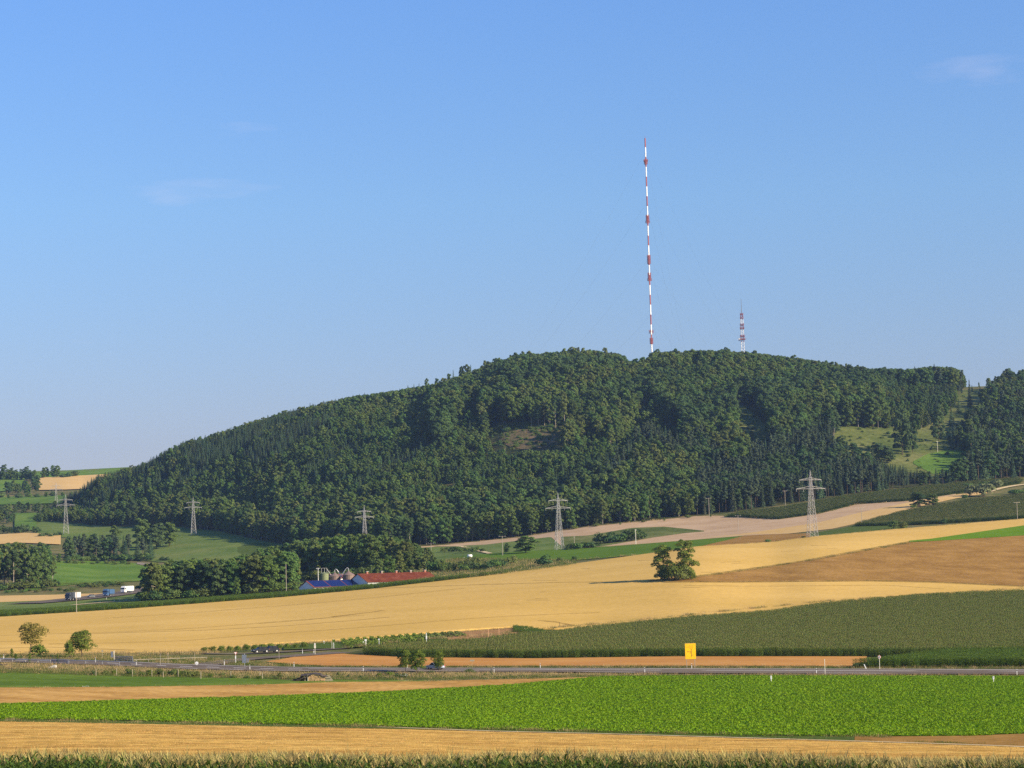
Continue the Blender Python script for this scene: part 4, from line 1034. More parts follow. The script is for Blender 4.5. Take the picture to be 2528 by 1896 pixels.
KEYS = {0: ['broad2', 'tall1', 'broad2', 'tall0', 'broad0', 'broad3', 'tall2', 'broad1', 'broad4'], 1: ['tall1', 'broad2', 'broad0', 'broad3', 'broad1', 'broad5', 'broad4'], 2: ['spruce0', 'spruce1', 'young0', 'young2', 'young0', 'young2', 'young1', 'young3'], 3: ['spruce0', 'spruce1', 'spruce2', 'spruce1', 'spruce0', 'young2', 'young1'], 4: ['spruce0', 'spruce2', 'pine0', 'pine1', 'broad2']}
HT = {0: (14, 24), 1: (12, 21), 2: (5.0, 9.5), 3: (8, 14), 4: (13, 21)}
SPACE = {0: 5.5, 1: 5.2, 2: 3.7, 3: 4.0, 4: 4.6}
ALLK = sorted(set(sum(KEYS.values(), [])) | {'bush0', 'bush1', 'bush2', 'bush3'})
TOPS = [(190, 1225), (300, 1160), (370, 1128), (460, 1085), (520, 1070), (600, 1045), (700, 1014), (800, 990), (880, 975), (960, 965), (1050, 949), (1100, 940), (1150, 915), (1190, 905), (1210, 888), (1250, 882), (1290, 872), (1350, 868), (1420, 861), (1490, 862), (1500, 872), (1530, 868), (1550, 884), (1592, 896), (1602, 880), (1612, 866), (1700, 865), (1780, 862), (1860, 868), (1960, 880), (2050, 894), (2150, 906), (2200, 908), (2250, 908), (2300, 902), (2350, 905), (2376, 912), (2384, 945), (2460, 945), (2480, 938), (2500, 926), (2528, 920), (2620, 905)]
cand = []
for k in range(5):
    d = SPACE[k]
    gx, gy = np.meshgrid(np.arange(-470, 560, d), np.arange(1440, 2325, d))
    x = gx.ravel() + rng.uniform(-.42, .42, gx.size) * d; y = gy.ravel() + rng.uniform(-.42, .42, gx.size) * d
    u, v = to_px(x, y, zat(x, y))
    s = (u > 90) & (u < 2620); x, y = x[s], y[s]; u, v = u[s], v[s]
    t, kk = zone_h(u, v)
    s = kk == k; x, y = x[s], y[s]
    h = rng.uniform(*HT[k], len(x))
    clumpy = np.sin(x / 37.0) * np.sin(y / 53.0 + x / 90.0)
    h *= 1 + 0.14 * clumpy
    h *= np.where(rng.random(len(x)) < 0.15, 0.68, 1.0)
    gap = np.sin(x / 17.0 + y / 41.0) * np.sin(y / 23.0 - x / 29.0) + 0.6 * np.sin(x / 8.3) * np.sin(y / 9.7)
    hole = (gap > 0.62) & (rng.random(len(x)) < 0.75)
    x, y, h = x[~hole], y[~hole], h[~hole]
    if k == 2: h *= np.where(rng.random(len(x)) < 0.07, 1.6, 1.0)
    us, _ = to_px(x, y, zat(x, y))
    h = np.where((us > 2180) & (us < 2390), h * 0.55, h)
    vs_ = to_px(x, y, zat(x, y))[1]
    hc = np.clip((vs_ - line(TOPS, us)) * y / FPX, 6, 27) * rng.uniform(0.62, 1.02, len(x))
    h = np.where((y > 2170) & (us > 330), np.where(k == 3, hc * rng.uniform(0.8, 1.05, len(x)), hc), h)
    h = np.where(us < 420, h * np.interp(us, [150, 420], [0.62, 1.0]), h)
    thin = (y > 2170) & (us > 1050) & (us < 1560) & (rng.random(len(x)) < 0.42)
    x, y, h = x[~thin], y[~thin], h[~thin]
    ok, u, v, z = in_forest(x, y, h)
    for i in np.where(ok)[0]:
        cand.append((x[i], y[i], z[i], h[i], k, u[i], v[i]))
# undergrowth in clearings
for poly, n in ((SHADE_C, 110), (CLEAR_C, 170), (SLOPE_C, 50), (MEADOW, 90)):
    p = np.array(poly); m = 0
    while m < n:
        uu, vv = rng.uniform(p[:, 0].min(), p[:, 0].max()), rng.uniform(p[:, 1].min(), p[:, 1].max())
        if in_poly(np.array(uu), np.array(vv), poly):
            q = inv(uu, vv, ymin=1400, ymax=2320)[0]
            cand.append((q[0], q[1], q[2], rng.uniform(1.0, 3.2), 5, uu, vv)); m += 1
cand = np.array(cand)
front = np.zeros(len(cand), bool)          # individuals: the front rows at the foot and the trees that make the skyline
t_foot = line(FOOT, cand[:, 5]) - cand[:, 6]
for lo in np.arange(95, 2560, 23.0):
    s = np.where((cand[:, 5] >= lo) & (cand[:, 5] < lo + 23.0) & (cand[:, 4] != 5))[0]
    if not len(s): continue
    front[s[np.argmin(t_foot[s])]] = True
kidx = {k: i for i, k in enumerate(ALLK)}
def patch_key(c):
    ks = KEYS[int(c[4])]
    f = 0.5 + 0.28 * math.sin(c[0] / 47.0 + 1.0) * math.sin(c[1] / 71.0) + 0.22 * math.sin(c[0] / 19.0 - c[1] / 31.0) + rng.normal(0, 0.17)
    return ks[int(np.clip(f, 0, 0.999) * len(ks))]
pick = np.array([kidx[patch_key(c)] if c[4] < 5 else kidx[f'bush{rng.integers(0, 4)}'] for c in cand])
hs_ = np.array([KINDS[k]['h'] for k in ALLK])
sc_ = cand[:, 3] / hs_[pick]
FG = {0: ('tall broadleaf tree on the crest of the wooded hill', 'crest trees of the hill wood'), 1: ('broadleaf tree in the front row of the hill wood', 'front row of the hill wood'), 2: ('young broadleaf tree at the edge of the hill wood', 'young edge trees of the hill wood'), 3: ('small pointed spruce at the left end of the hill wood', 'spruces of the hill wood'), 4: ('dark conifer in the front row at the foot of the hill wood', 'front row conifers of the hill wood')}
FL = {'spruce': 'dark spruce on the edge of the hill wood', 'pine': 'dark pine on the edge of the hill wood', 'broad': 'full crowned tree on the edge of the hill wood', 'tall': 'tall bare trunked tree on the crest of the wood', 'young': 'young bushy tree on the edge of the hill wood'}
SECT = [(330, 'above the left pylon'), (640, 'behind the olive meadow'), (1000, 'above the farm grove'), (1400, 'above the hedge pylon'), (1800, 'above the pink stubble'), (2260, 'above the foot maize'), (4000, 'beyond the hill meadow')]
for i in np.where(front)[0]:
    key = ALLK[pick[i]]; b = key.rstrip('0123456789')
    plant(key, Vector(cand[i, :3]) - Vector((0, 0, 0.3)), cand[i, 3], FL[b] + ' ' + next(t_ for x_, t_ in SECT if cand[i, 5] < x_), {'spruce': 'edge spruces of the hill wood', 'pine': 'edge pines of the hill wood', 'broad': 'edge trees of the hill wood', 'tall': 'crest trees of the hill wood', 'young': 'young edge trees of the hill wood'}[b])
r_ = ~front
scatter('hill_forest', cand[r_, :3] - [0, 0, 0.3], [KINDS[k]['joint'] for k in ALLK], scl=np.column_stack([sc_[r_] * rng.uniform(0.92, 1.15, r_.sum())] * 2 + [sc_[r_]]), idx=pick[r_], label='dense mixed wood covering the hill')
# bare trunks that show under the tall crowns, and single trees on the hill meadow
for u, v, h, key in ((1318, 958, 60, 'tall1'), (1372, 935, 64, 'tall2'), (1386, 936, 66, 'tall0'), (1248, 966, 78, 'tall1'), (1312, 1058, 72, 'tall0'), (1372, 1056, 82, 'tall1'), (1394, 1054, 80, 'tall2'), (1330, 1056, 60, 'tall2')):
    px_plant(key, u, v, h, 'tall beech with pale bare trunk standing above a gap in the wood', 'bare trunked beeches above the clearing', ymin=1500, ymax=2320, wide=0.8)
def ridge(u0, u1, step, keys, f0, f1, w, label):
    u = u0
    while u < u1:
        v = line(CRESTL, u) - 2
        h = (v - line(TOPS, u)) * rng.uniform(f0, f1)
        px_plant(rng.choice(keys), u, v, max(16, h), label, 'single trees standing out on the ridge', ymin=2190, ymax=2260, wide=w * rng.uniform(0.8, 1.2))
        u += step * rng.uniform(0.5, 1.6)
ridge(330, 1040, 17, ['spruce0', 'spruce2', 'spruce1'], 0.90, 1.22, 0.9, 'pointed spruce rising from the left shoulder of the ridge')
ridge(1055, 1190, 13, ['tall0', 'tall1', 'tall2', 'spruce0'], 0.95, 1.45, 0.7, 'thin tall tree on the ridge where the high wood begins')
ridge(1200, 1535, 13, ['tall0', 'tall1', 'tall2', 'broad1'], 0.88, 1.22, 0.75, 'tall tree on the ridge left of the tall mast')
ridge(1612, 2080, 17, ['tall0', 'broad1', 'broad2', 'broad0', 'tall2'], 0.90, 1.18, 0.85, 'tall tree on the ridge between the two masts and the right end')
ridge(2080, 2350, 14, ['spruce0', 'pine0', 'tall1', 'broad5', 'spruce2'], 0.88, 1.14, 0.8, 'tree on the ridge near its right end')
px_plant('broad2', 2228, 1124, 124, 'tall dark oval tree standing alone on the hill meadow', ymin=1400, ymax=2320, wpx=54)
px_plant('broad2', 2253, 1118, 82, 'dark oval tree at the lower edge of the hill meadow', ymin=1400, ymax=2320, wide=0.75)
px_plant('broad2', 2318, 1090, 92, 'dense dark tree on the upper side of the hill meadow', ymin=1400, ymax=2320, wide=0.8)
px_plant('spruce0', 2093, 1150, 62, 'pointed spruce below the pole on the hill', ymin=1400, ymax=2320, wide=1.3)
for u, v, h, w in ((2168, 1142, 52, 40), (2192, 1144, 46, 36), (2122, 1150, 42, 30), (2142, 1152, 38, 30), (2075, 1120, 46, 30), (2108, 1122, 30, 26)):
    px_plant('broad2', u, v, h, 'dark bushy tree at the lower left of the hill meadow', 'dark trees at the lower left of the hill meadow', ymin=1400, ymax=2320, wpx=w)
px_plant('spruce2', 2155, 1148, 48, 'small spruce between the hill meadow and the pine belt', ymin=1400, ymax=2320, wide=1.4)
px_plant('spruce2', 2395, 1003, 66, 'slender spruce against the sky at the notch in the hill', ymin=1400, ymax=2320, wide=0.9)
px_plant('near1', 2441, 956, 24, 'small round tree alone on the skyline notch', ymin=2100, ymax=2320)
px_plant('young0', 2417, 957, 14, 'tiny bare sapling on the skyline notch', ymin=2100, ymax=2320, wide=0.6)
px_plant('bush2', 2461, 956, 9, 'little dark bush on the skyline notch', ymin=2100, ymax=2320)
px_plant('bush2', 2300, 1112, 12, 'small round bush on the hill meadow below the dense tree', ymin=1400, ymax=2320)
for u, v, h in ((2430, 1010, 48), (2452, 995, 50), (2476, 985, 52), (2500, 978, 54), (2522, 975, 56), (2545, 970, 58), (2420, 1045, 46), (2395, 1085, 46), (2440, 1075, 50), (2470, 1060, 52), (2500, 1050, 54), (2525, 1040, 54), (2350, 1112, 40), (2380, 1114, 44), (2412, 1114, 46), (2445, 1112, 46), (2475, 1112, 44), (2505, 1110, 46)):
    px_plant(rng.choice(['pine0', 'broad2', 'spruce0', 'pine1', 'broad0']), u, v, h * 1.12, 'dark tree of the wood to the right of the hill meadow', 'wood to the right of the hill meadow', ymin=1500, ymax=2320, wide=1.1)

for u, v, h in ((2296, 1200, 38), (2312, 1198, 44), (2328, 1196, 40), (2345, 1194, 42), (2360, 1193, 56), (2374, 1191, 66), (2388, 1190, 74), (2402, 1188, 80), (2416, 1187, 78), (2430, 1186, 76), (2444, 1185, 76), (2458, 1184, 70), (2472, 1183, 64), (2486, 1182, 58), (2502, 1181, 54), (2518, 1180, 52), (2534, 1179, 56), (2394, 1180, 70), (2424, 1178, 68), (2280, 1202, 42)):
    px_plant(rng.choice(['pine0', 'spruce0', 'pine1', 'broad2', 'spruce1']), u, v, h * 0.98, 'dark tree of the belt between the bright hill patch and the maize', 'tree belt below the bright hill patch', ymin=1400, ymax=2320, wide=1.25)
# ------------------------------------------------------------------ valley woods and copses
def row(n, u0, v0, u1, v1, h, keys, label, group, jit=1.5, **k):
    for i in range(n):
        t = (i + 0.5) / n
        px_plant(rng.choice(keys), u0 + (u1 - u0) * t + rng.uniform(-3, 3), v0 + (v1 - v0) * t + rng.uniform(-jit, jit), h * rng.uniform(0.75, 1.2), label, group, **k)
SIL = np.full(3200, 5000.0)
def copse(poly, d, vtop, keys, label, group, hmin=6, hmax=26, wide=1.0, under=0.0, ymin=900, ymax=2400, rfac=(0.82, 1.04)):
    p = np.array(poly, float)
    P = inv(p[:, 0], p[:, 1], ymin=ymin, ymax=ymax)
    gx, gy = np.meshgrid(np.arange(P[:, 0].min(), P[:, 0].max() + d, d), np.arange(P[:, 1].min(), P[:, 1].max() + d, d))
    x = gx.ravel() + rng.uniform(-.38, .38, gx.size) * d; y = gy.ravel() + rng.uniform(-.38, .38, gx.size) * d
    z = zat(x, y); u, v = to_px(x, y, z)
    s = np.where(in_poly(u, v, poly))[0]
    s = s[np.argsort(y[s])]
    umid = 0.5 * (p[:, 0].min() + p[:, 0].max())
    for a, b, c, uu, vv in zip(x[s], y[s], z[s], u[s], v[s]):
        h = float(np.clip((vv - line(vtop, uu)) * b / FPX * rng.uniform(*rfac), hmin * rng.uniform(0.75, 1), hmax * rng.uniform(0.85, 1)))
        vt_, hw = vv - h * FPX / b, max(2, int(0.2 * h * FPX / b))
        i0, i1 = int(uu - hw) + 200, int(uu + hw) + 200
        if vt_ > SIL[i0:i1].min() + 3 and vt_ > SIL[i0:i1].max() - 5: continue      # wholly behind nearer trees
        SIL[i0:i1] = np.minimum(SIL[i0:i1], vt_)
        plant(rng.choice(keys), (a, b, c - 0.2), h, label + (', left half' if uu < umid else ', right half'), group, wide * rng.uniform(0.9, 1.15))

THT = [(330, 1436), (350, 1392), (420, 1376), (500, 1371), (560, 1376), (640, 1352), (700, 1343), (760, 1329), (850, 1316), (950, 1318), (1010, 1331), (1060, 1352), (1100, 1396)]
copse([(352, 1485), (480, 1478), (600, 1470), (700, 1462), (736, 1456), (720, 1448), (600, 1456), (480, 1465), (400, 1474), (356, 1481)], 7.6, THT, ['broad0', 'broad1', 'broad2', 'broad3', 'broad5', 'broad4'], 'broadleaf tree of the thicket left of the farm', 'thicket left of the farm', hmax=19, wide=1.15, rfac=(0.85, 1.0))
copse([(740, 1436), (800, 1424), (900, 1416), (1000, 1408), (1070, 1404), (1080, 1392), (960, 1390), (820, 1398), (700, 1412), (620, 1426), (630, 1438)], 9.6, THT, ['broad0', 'broad1', 'broad3', 'broad4', 'broad5', 'broad4'], 'broadleaf tree of the grove behind the farm', 'grove behind the farm', hmax=24, wide=1.12, rfac=(0.88, 1.03), ymin=1050, ymax=1500)
row(38, 352, 1486, 738, 1457, 25, ['bush0', 'bush2', 'bush1', 'bush3'], 'shrub at the foot of the thicket left of the farm', 'shrubs at the foot of the thicket', jit=1.5, ymin=950, wide=1.35)
row(16, -15, 1459, 140, 1450, 20, ['bush0', 'bush2', 'bush1'], 'shrub at the foot of the wood at the left edge', 'shrubs at the foot of the left wood', jit=2, ymin=1100, wide=1.35)
row(18, 158, 1386, 375, 1384, 16, ['bush0', 'bush2'], 'shrub at the foot of the valley pine row', 'shrubs at the foot of the pine row', jit=1.5, ymin=1300, wide=1.4)
row(16, 745, 1437, 1010, 1421, 26, ['bush0', 'bush2', 'bush1'], 'shrub at the foot of the grove behind the farm', 'shrubs at the foot of the grove', jit=2, ymin=1060, wide=1.35)
px_plant('broad4', 585, 1474, 52, 'small yellow green tree in front of the left thicket', ymin=900, wide=0.7)
for u, v, h in ((705, 1458, 20), (728, 1459, 16), (775, 1462, 7)):
    px_plant('bush0', u, v, h, 'low bush by the white gable of the solar barn', 'bushes by the solar barn', ymin=900)
copse([(-30, 1458), (40, 1456), (112, 1450), (146, 1432), (100, 1424), (40, 1430), (-30, 1434)], 8.5, [(-30, 1352), (0, 1342), (30, 1330), (60, 1340), (110, 1334), (140, 1375), (156, 1400)], ['broad1', 'broad5', 'tall2', 'pine0', 'broad0', 'tall1'], 'tall tree of the wood at the left edge', 'wood at the left edge', hmax=26, ymin=1100)
copse([(160, 1384), (240, 1386), (330, 1385), (375, 1382), (372, 1374), (300, 1371), (200, 1369), (156, 1372)], 7.5, [(150, 1330), (180, 1320), (260, 1316), (340, 1320), (388, 1345)], ['pine0', 'pine1', 'pine0', 'spruce0', 'broad2'], 'dark pine of the row in the middle of the valley', 'pine row in the valley', hmax=20, wide=1.05, ymin=1300)
for u, v, h, k, lb in ((352, 1352, 74, 'broad0', 'large round tree beside the meadow with the pylon'), (386, 1356, 66, 'broad2', 'dark round tree between the large round tree and the yellow green tree'), (418, 1350, 62, 'broad4', 'yellow green tree at the edge of the meadow with the pylon'), (282, 1346, 50, 'broad0', 'tree rising behind the valley pine row'), (372, 1378, 54, 'spruce0', 'dark narrow conifer at the right end of the pine row')):
    px_plant(k, u, v, h, lb, ymin=1300, ymax=2200, wide=1.5)
FX = dict(ymin=1900, ymax=3100)
row(9, -10, 1186, 92, 1187, 36, ['broad2', 'broad0'], 'dark tree of the clump on the far left skyline', 'clump on the far left skyline', **FX, wide=1.2)
row(4, 98, 1181, 150, 1180, 31, ['broad0', 'broad4'], 'airy tree on the skyline above the far orange field', 'airy skyline trees', **FX, wide=1.1)
row(4, 150, 1180, 190, 1178, 14, ['bush0', 'bush2'], 'bush at the corner of the far orange field', 'bushes at the far orange field', **FX, wide=1.3)
row(11, 16, 1222, 100, 1212, 30, ['broad2', 'broad0', 'broad3'], 'tree of the hedge climbing to the far orange field', 'hedge climbing to the far orange field', jit=5, **FX, wide=1.2)
row(9, -10, 1232, 190, 1224, 14, ['bush0', 'bush2', 'young0'], 'bush of the long hedge below the far orange field', 'long hedge below the far orange field', **FX, wide=1.5)
row(12, -10, 1268, 140, 1262, 24, ['broad2', 'young0', 'broad0'], 'tree of the upper hedge in the left valley', 'upper hedge in the left valley', jit=5, **FX, wide=1.3)
row(6, -10, 1292, 40, 1288, 30, ['broad2', 'broad0'], 'tree of the clump on the left valley slope', 'clump on the left valley slope', jit=4, ymin=1700, ymax=2900, wide=1.2)
row(6, 84, 1290, 132, 1284, 24, ['broad0', 'young0', 'broad3'], 'tree of the clump left of the big pylon', 'clump left of the big pylon', jit=5, ymin=1700, ymax=2900, wide=1.2)
row(10, -10, 1318, 98, 1314, 20, ['bush2', 'young2', 'bush0', 'broad2'], 'bush of the dark hedge above the small orange field', 'dark hedge above the small orange field', jit=3, ymin=1500, ymax=2400, wide=1.4)
row(5, 100, 1326, 156, 1324, 12, ['bush2', 'bush0'], 'low bush at the foot of the big pylon', 'bushes at the foot of the big pylon', ymin=1500, ymax=2400, wide=1.6)
px_plant('bush2', 57, 1302, 7, 'single dark bush in the small valley meadow', ymin=1500, ymax=2400, wide=1.5)
row(9, 60, 1404, 150, 1388, 26, ['bush0', 'young1', 'broad3'], 'shrub on the edge of the green meadow in the valley', 'shrubs on the edge of the green meadow', ymin=1200, wide=1.2)
row(12, 190, 1452, 305, 1446, 13, ['bush2', 'bush0', 'bush1'], 'dark shrub of the bank above the motorway', 'shrubs on the bank above the motorway', jit=3, ymin=1000, wide=1.3)
row(10, 10, 1462, 190, 1461, 9, ['bush1', 'bush0'], 'low shrub along the far side of the motorway', 'low shrubs along the motorway', jit=3, ymin=1000, wide=1.5)
row(3, 392, 1384, 418, 1385, 13, ['bush2'], 'dark bush by the gravel yard in the valley', 'bushes by the gravel yard', ymin=1200, wide=1.3)
row(9, 160, 1392, 330, 1394, 9, ['bush0', 'bush1', 'bush3'], 'low green bush below the valley pine row', 'bushes below the valley pine row', ymin=1200, wide=1.4)
# middle distance, right of the grove
px_plant('broad4', 1298, 1366, 44, 'broad yellow green tree below the pink stubble', ymin=1100, wpx=66)
px_plant('broad2', 1252, 1366, 26, 'dark shrubby tree left of the yellow green one', ymin=1100, wide=1.3)
row(9, 1478, 1344, 1590, 1330, 26, ['bush2', 'bush0', 'bush2'], 'dark bush of the thick hedge under the grassy mound', 'thick hedge under the grassy mound', jit=2, ymin=1100, wide=1.3)
row(9, 1395, 1360, 1480, 1350, 15, ['bush2', 'bush0'], 'bush of the low hedge at the pylon foot', 'low hedge at the pylon foot', ymin=1100, wide=1.4)
row(8, 1095, 1368, 1200, 1360, 13, ['bush0', 'bush2', 'bush3'], 'bush along the gravel path', 'bushes along the gravel path', ymin=1100, jit=5, wide=1.3)
row(7, 1060, 1412, 1180, 1404, 26, ['bush0', 'bush1', 'young1'], 'shrub on the bank to the right of the grove', 'shrubs to the right of the grove', jit=5, ymin=1000, wide=1.1)
for u, v, h, k in ((985, 1424, 64, 'broad1'), (1008, 1420, 60, 'broad3'), (1030, 1416, 52, 'broad5'), (1050, 1414, 46, 'young1'), (1072, 1413, 38, 'young0'), (1092, 1412, 32, 'young3'), (1112, 1411, 24, 'young1'), (960, 1428, 60, 'broad4'), (935, 1432, 52, 'broad1')):
    px_plant(k, u, v, h, 'tree of the tapering right end of the grove', 'tapering right end of the grove', ymin=1000, ymax=1400, wide=1.2)
for u, v, h in ((2368, 1018, 34), (2386, 1032, 30), (2350, 1052, 44), (2356, 1088, 40), (2400, 968, 18), (2420, 972, 20)):
    px_plant('spruce1', u, v, h, 'dark bushy conifer in the grassy gap on the ridge', 'conifers in the grassy gap on the ridge', ymin=1500, ymax=2320, wide=1.4)
row(6, 1140, 1412, 1245, 1402, 22, ['bush2', 'bush0'], 'dark rounded shrub on the bank behind the wheat', 'dark shrubs on the bank behind the wheat', jit=2, ymin=1000, wide=1.3)
px_plant('bush2', 1342, 1398, 30, 'single large dark dome shaped bush behind the wheat', ymin=1000, wide=1.5)
px_plant('bush1', 1265, 1394, 24, 'pale thin shrub between two dark shrubs behind the wheat', ymin=1000, wide=0.9)
px_plant('bush0', 1382, 1388, 13, 'little bush right of the dome shaped bush', ymin=1000)
px_plant('bush0', 1419, 1385, 13, 'small round bush near the end of the weedy bank', ymin=1000)
px_plant('bush0', 1653, 1358, 9, 'tiny bush behind the lone trees', ymin=1000)
px_plant('broad2', 2268, 1252, 38, 'larger tree of the round pair on the slope', ymin=1200, wpx=44)
px_plant('broad0', 2303, 1250, 32, 'smaller tree of the round pair on the slope', ymin=1200, wpx=36)
px_plant('bush3', 2256, 1256, 12, 'pale low bush at the foot of the round pair', ymin=1200)
px_plant('silver0', 2394, 1226, 30, 'narrow silvery willow shrub on the right slope', ymin=1200, wide=0.8)
px_plant('silver0', 2428, 1226, 34, 'wide silvery willow shrub on the right slope', ymin=1200, wide=1.4)
px_plant('bush0', 2382, 1232, 12, 'low bush left of the willow shrubs', ymin=1200, wide=1.2)
row(5, 2385, 1208, 2440, 1200, 13, ['bush0', 'bush1'], 'bush behind the willow shrubs', 'bushes behind the willow shrubs', ymin=1300, wide=1.5)
px_plant('silver0', 2462, 1206, 24, 'roundish pale bush beside the gravel path on the right', ymin=1300, wide=1.2)
row(4, 2494, 1222, 2540, 1219, 16, ['bush2', 'bush0'], 'dark bush at the right edge of the upper maize', 'bushes at the right edge of the upper maize', ymin=1300, wide=1.6)
px_plant('bush0', 2206, 1306, 22, 'taller bush on the grass margin above the wheat', ymin=1100)
px_plant('bush1', 2228, 1307, 20, 'spreading bush on the grass margin above the wheat', ymin=1100)
px_plant('bush2', 2330, 1293, 14, 'dark bush in front of the upper maize', ymin=1100, wide=1.6)
px_plant('bush0', 1895, 1340, 9, 'small bush in the narrow brown field', ymin=1000, wide=1.5)
px_plant('bush0', 1984, 1330, 7, 'small bush beside the right pylon', ymin=1000, wide=1.5)
row(14, 1000, 1344, 1780, 1273, 9, ['bush0', 'bush1', 'young3'], 'small bush on the fringe of the hill wood above the pink stubble', 'fringe bushes above the pink stubble', ymin=1400, wide=1.3)

# lone trees in the wheat
L0 = dict(ymin=700, ymax=1100)
px_plant('poplar0', 1642, 1435, 92, 'left tree of the pair in the wheat leaning left with sparse crown', **L0, wpx=54, rz=0.4, tilt=(0.02, -0.11))
px_plant('poplar1', 1694, 1434, 104, 'tallest tree standing in the middle of the wheat with upright crown', **L0, wpx=64, rz=1.9, tilt=(0.0, 0.02))
px_plant('nearbush0', 1664, 1437, 52, 'green thicket between the two lone trees', **L0, wpx=50)
px_plant('nearbush1', 1684, 1437, 42, 'olive bush at the foot of the tallest lone tree', **L0, wpx=44)
px_plant('bush2', 1640, 1437, 44, 'dark bush at the foot of the leaning lone tree', **L0, wpx=26)
px_plant('nearbush0', 1708, 1435, 34, 'small bush on the right side of the tallest lone tree', **L0, wide=0.7)

# trees and bushes along the road
RD = dict(ymin=480, ymax=640)
px_plant('gold0', 76, 1623, 88, 'roadside tree with thin golden crown at the left', **RD, wpx=76)
px_plant('nearbush0', 97, 1622, 34, 'large dark green bush under the golden roadside tree', **RD, wpx=48)
px_plant('near0', 202, 1624, 70, 'roadside tree with dense green umbrella crown', **RD, wpx=68)
px_plant('nearbush0', 172, 1626, 48, 'narrow vase shaped bush beside the umbrella crowned tree', **RD, wpx=28)
px_plant('near2', 29, 1624, 24, 'young leafy sapling at the left end of the road', **RD, wide=0.7)
px_plant('near2', 39, 1632, 20, 'low bushy sapling just right of the young sapling', **RD, wide=0.9)
px_plant('near2', 73, 1637, 26, 'narrow sapling in front of the road at the golden tree', **RD, wide=0.6)
px_plant('near2', 142, 1638, 24, 'bare thin sapling next to the bridge railing', **RD, wide=0.4)
row(12, -20, 1624, 170, 1625, 8, ['nearbush0', 'bush2'], 'dark low bush of the hedge behind the left road', 'hedge behind the left road', jit=1, ymin=560, ymax=640, wide=1.6)
px_plant('near1', 1001, 1661, 60, 'darker tree of the three small roadside trees at the car', **RD, wpx=38)
px_plant('near1', 1030, 1667, 64, 'middle tree of the three small roadside trees at the car', **RD, wpx=42)
px_plant('near0', 1084, 1663, 60, 'right tree of the three small roadside trees at the car', **RD, wpx=34)
px_plant('nearbush1', 1160, 1664, 15, 'wide bush on the near verge right of the silver car', **RD, wide=1.5)
px_plant('spruce0', 1213, 1668, 20, 'little conifer sapling on the road verge', **RD, wide=1.2)
for u, v, h, w in ((232, 1668, 14, 1.4), (262, 1666, 13, 1.4), (282, 1666, 13, 1.2), (322, 1668, 20, 1.2), (352, 1670, 14, 1.2), (372, 1670, 19, 1.4), (396, 1670, 21, 1.2), (428, 1670, 20, 1.4), (446, 1670, 15, 1.2), (466, 1672, 19, 1.4), (484, 1672, 17, 1.1), (520, 1673, 10, 1.4), (546, 1672, 12, 1.3), (575, 1675, 9, 1.6), (610, 1676, 9, 1.6)):
    px_plant(rng.choice(['nearbush0', 'nearbush1', 'bush2', 'bush1']), u, v, h, 'bush of the row along the pasture fence', 'bushes along the pasture fence', **RD, wide=w)
for u, v, h, w in ((860, 1674, 10, 1.5), (890, 1675, 9, 1.6), (935, 1672, 12, 1.3), (962, 1671, 14, 1.5), (980, 1673, 13, 1.4), (1040, 1666, 10, 1.6), (1062, 1665, 11, 1.6), (1098, 1666, 9, 1.8), (1125, 1668, 8, 1.6), (1260, 1670, 8, 1.4), (640, 1678, 11, 1.3), (690, 1674, 16, 0.6), (835, 1670, 14, 0.6), (1198, 1670, 9, 1.0)):
    px_plant(rng.choice(['nearbush0', 'nearbush1', 'bush2']), u, v, h, 'weedy bush on the near road verge', 'weedy bushes on the near road verge', **RD, wide=w)
fb = px_plant('nearbush1', 997, 1676, 14, 'bush dotted with white blossom on the near verge', **RD, wide=1.5, name='flowering_shrub')
cc = np.column_stack([rng.normal(0, 0.9, 60), rng.normal(-0.3, 0.8, 60), rng.uniform(0.8, 2.6, 60)])
link('blossom', npmesh('blossom', *quads(cc, rng.normal(size=(60, 3)), 0.12, rng), ['blossom']), fb)
for i in range(13):
    u = 505 + i * 20.5; v = line([(497, 1613.5), (640, 1606), (760, 1600)], u)
    px_plant('nearbush0', u, v, rng.uniform(15, 19), 'rounded bush of the evenly spaced row beside the lane', 'row of rounded bushes beside the lane', wide=1.05, ymin=570, ymax=720)
# rows of the vegetable plot
for i in range(17):
    ua = 852 + i * 17.5; va = line([(840, 1587), (1000, 1574.5), (1110, 1566), (1150, 1562.5)], ua); dv = np.interp(i, [0, 16], [17, 9])
    a, b = at(ua - 6, va, ymin=580), at(ua + 16, va + dv, ymin=580)
    n = 420; t = rng.random(n); hh = np.interp(i, [0, 10, 16], [0.95, 0.75, 0.45])
    C = np.array(a)[None] * (1 - t[:, None]) + np.array(b)[None] * t[:, None] - np.array(a)
    C[:, 2] = zat(C[:, 0] + a.x, C[:, 1] + a.y) - a.z + rng.uniform(0.1, hh, n) + 0.35
    C[:, 0] += rng.normal(0, 0.32, n)
    o = link('crop_row', npmesh('crop_row', *quads(C, rng.normal(size=(n, 3)) + [0.3, -0.3, 1], 0.24, rng), ['leaf_near' if i < 11 else 'leaf_olive']), loc=a)
    tag(o, 'leafy row of the vegetable plot between wheat and maize', 'crop row', 'rows of the vegetable plot')

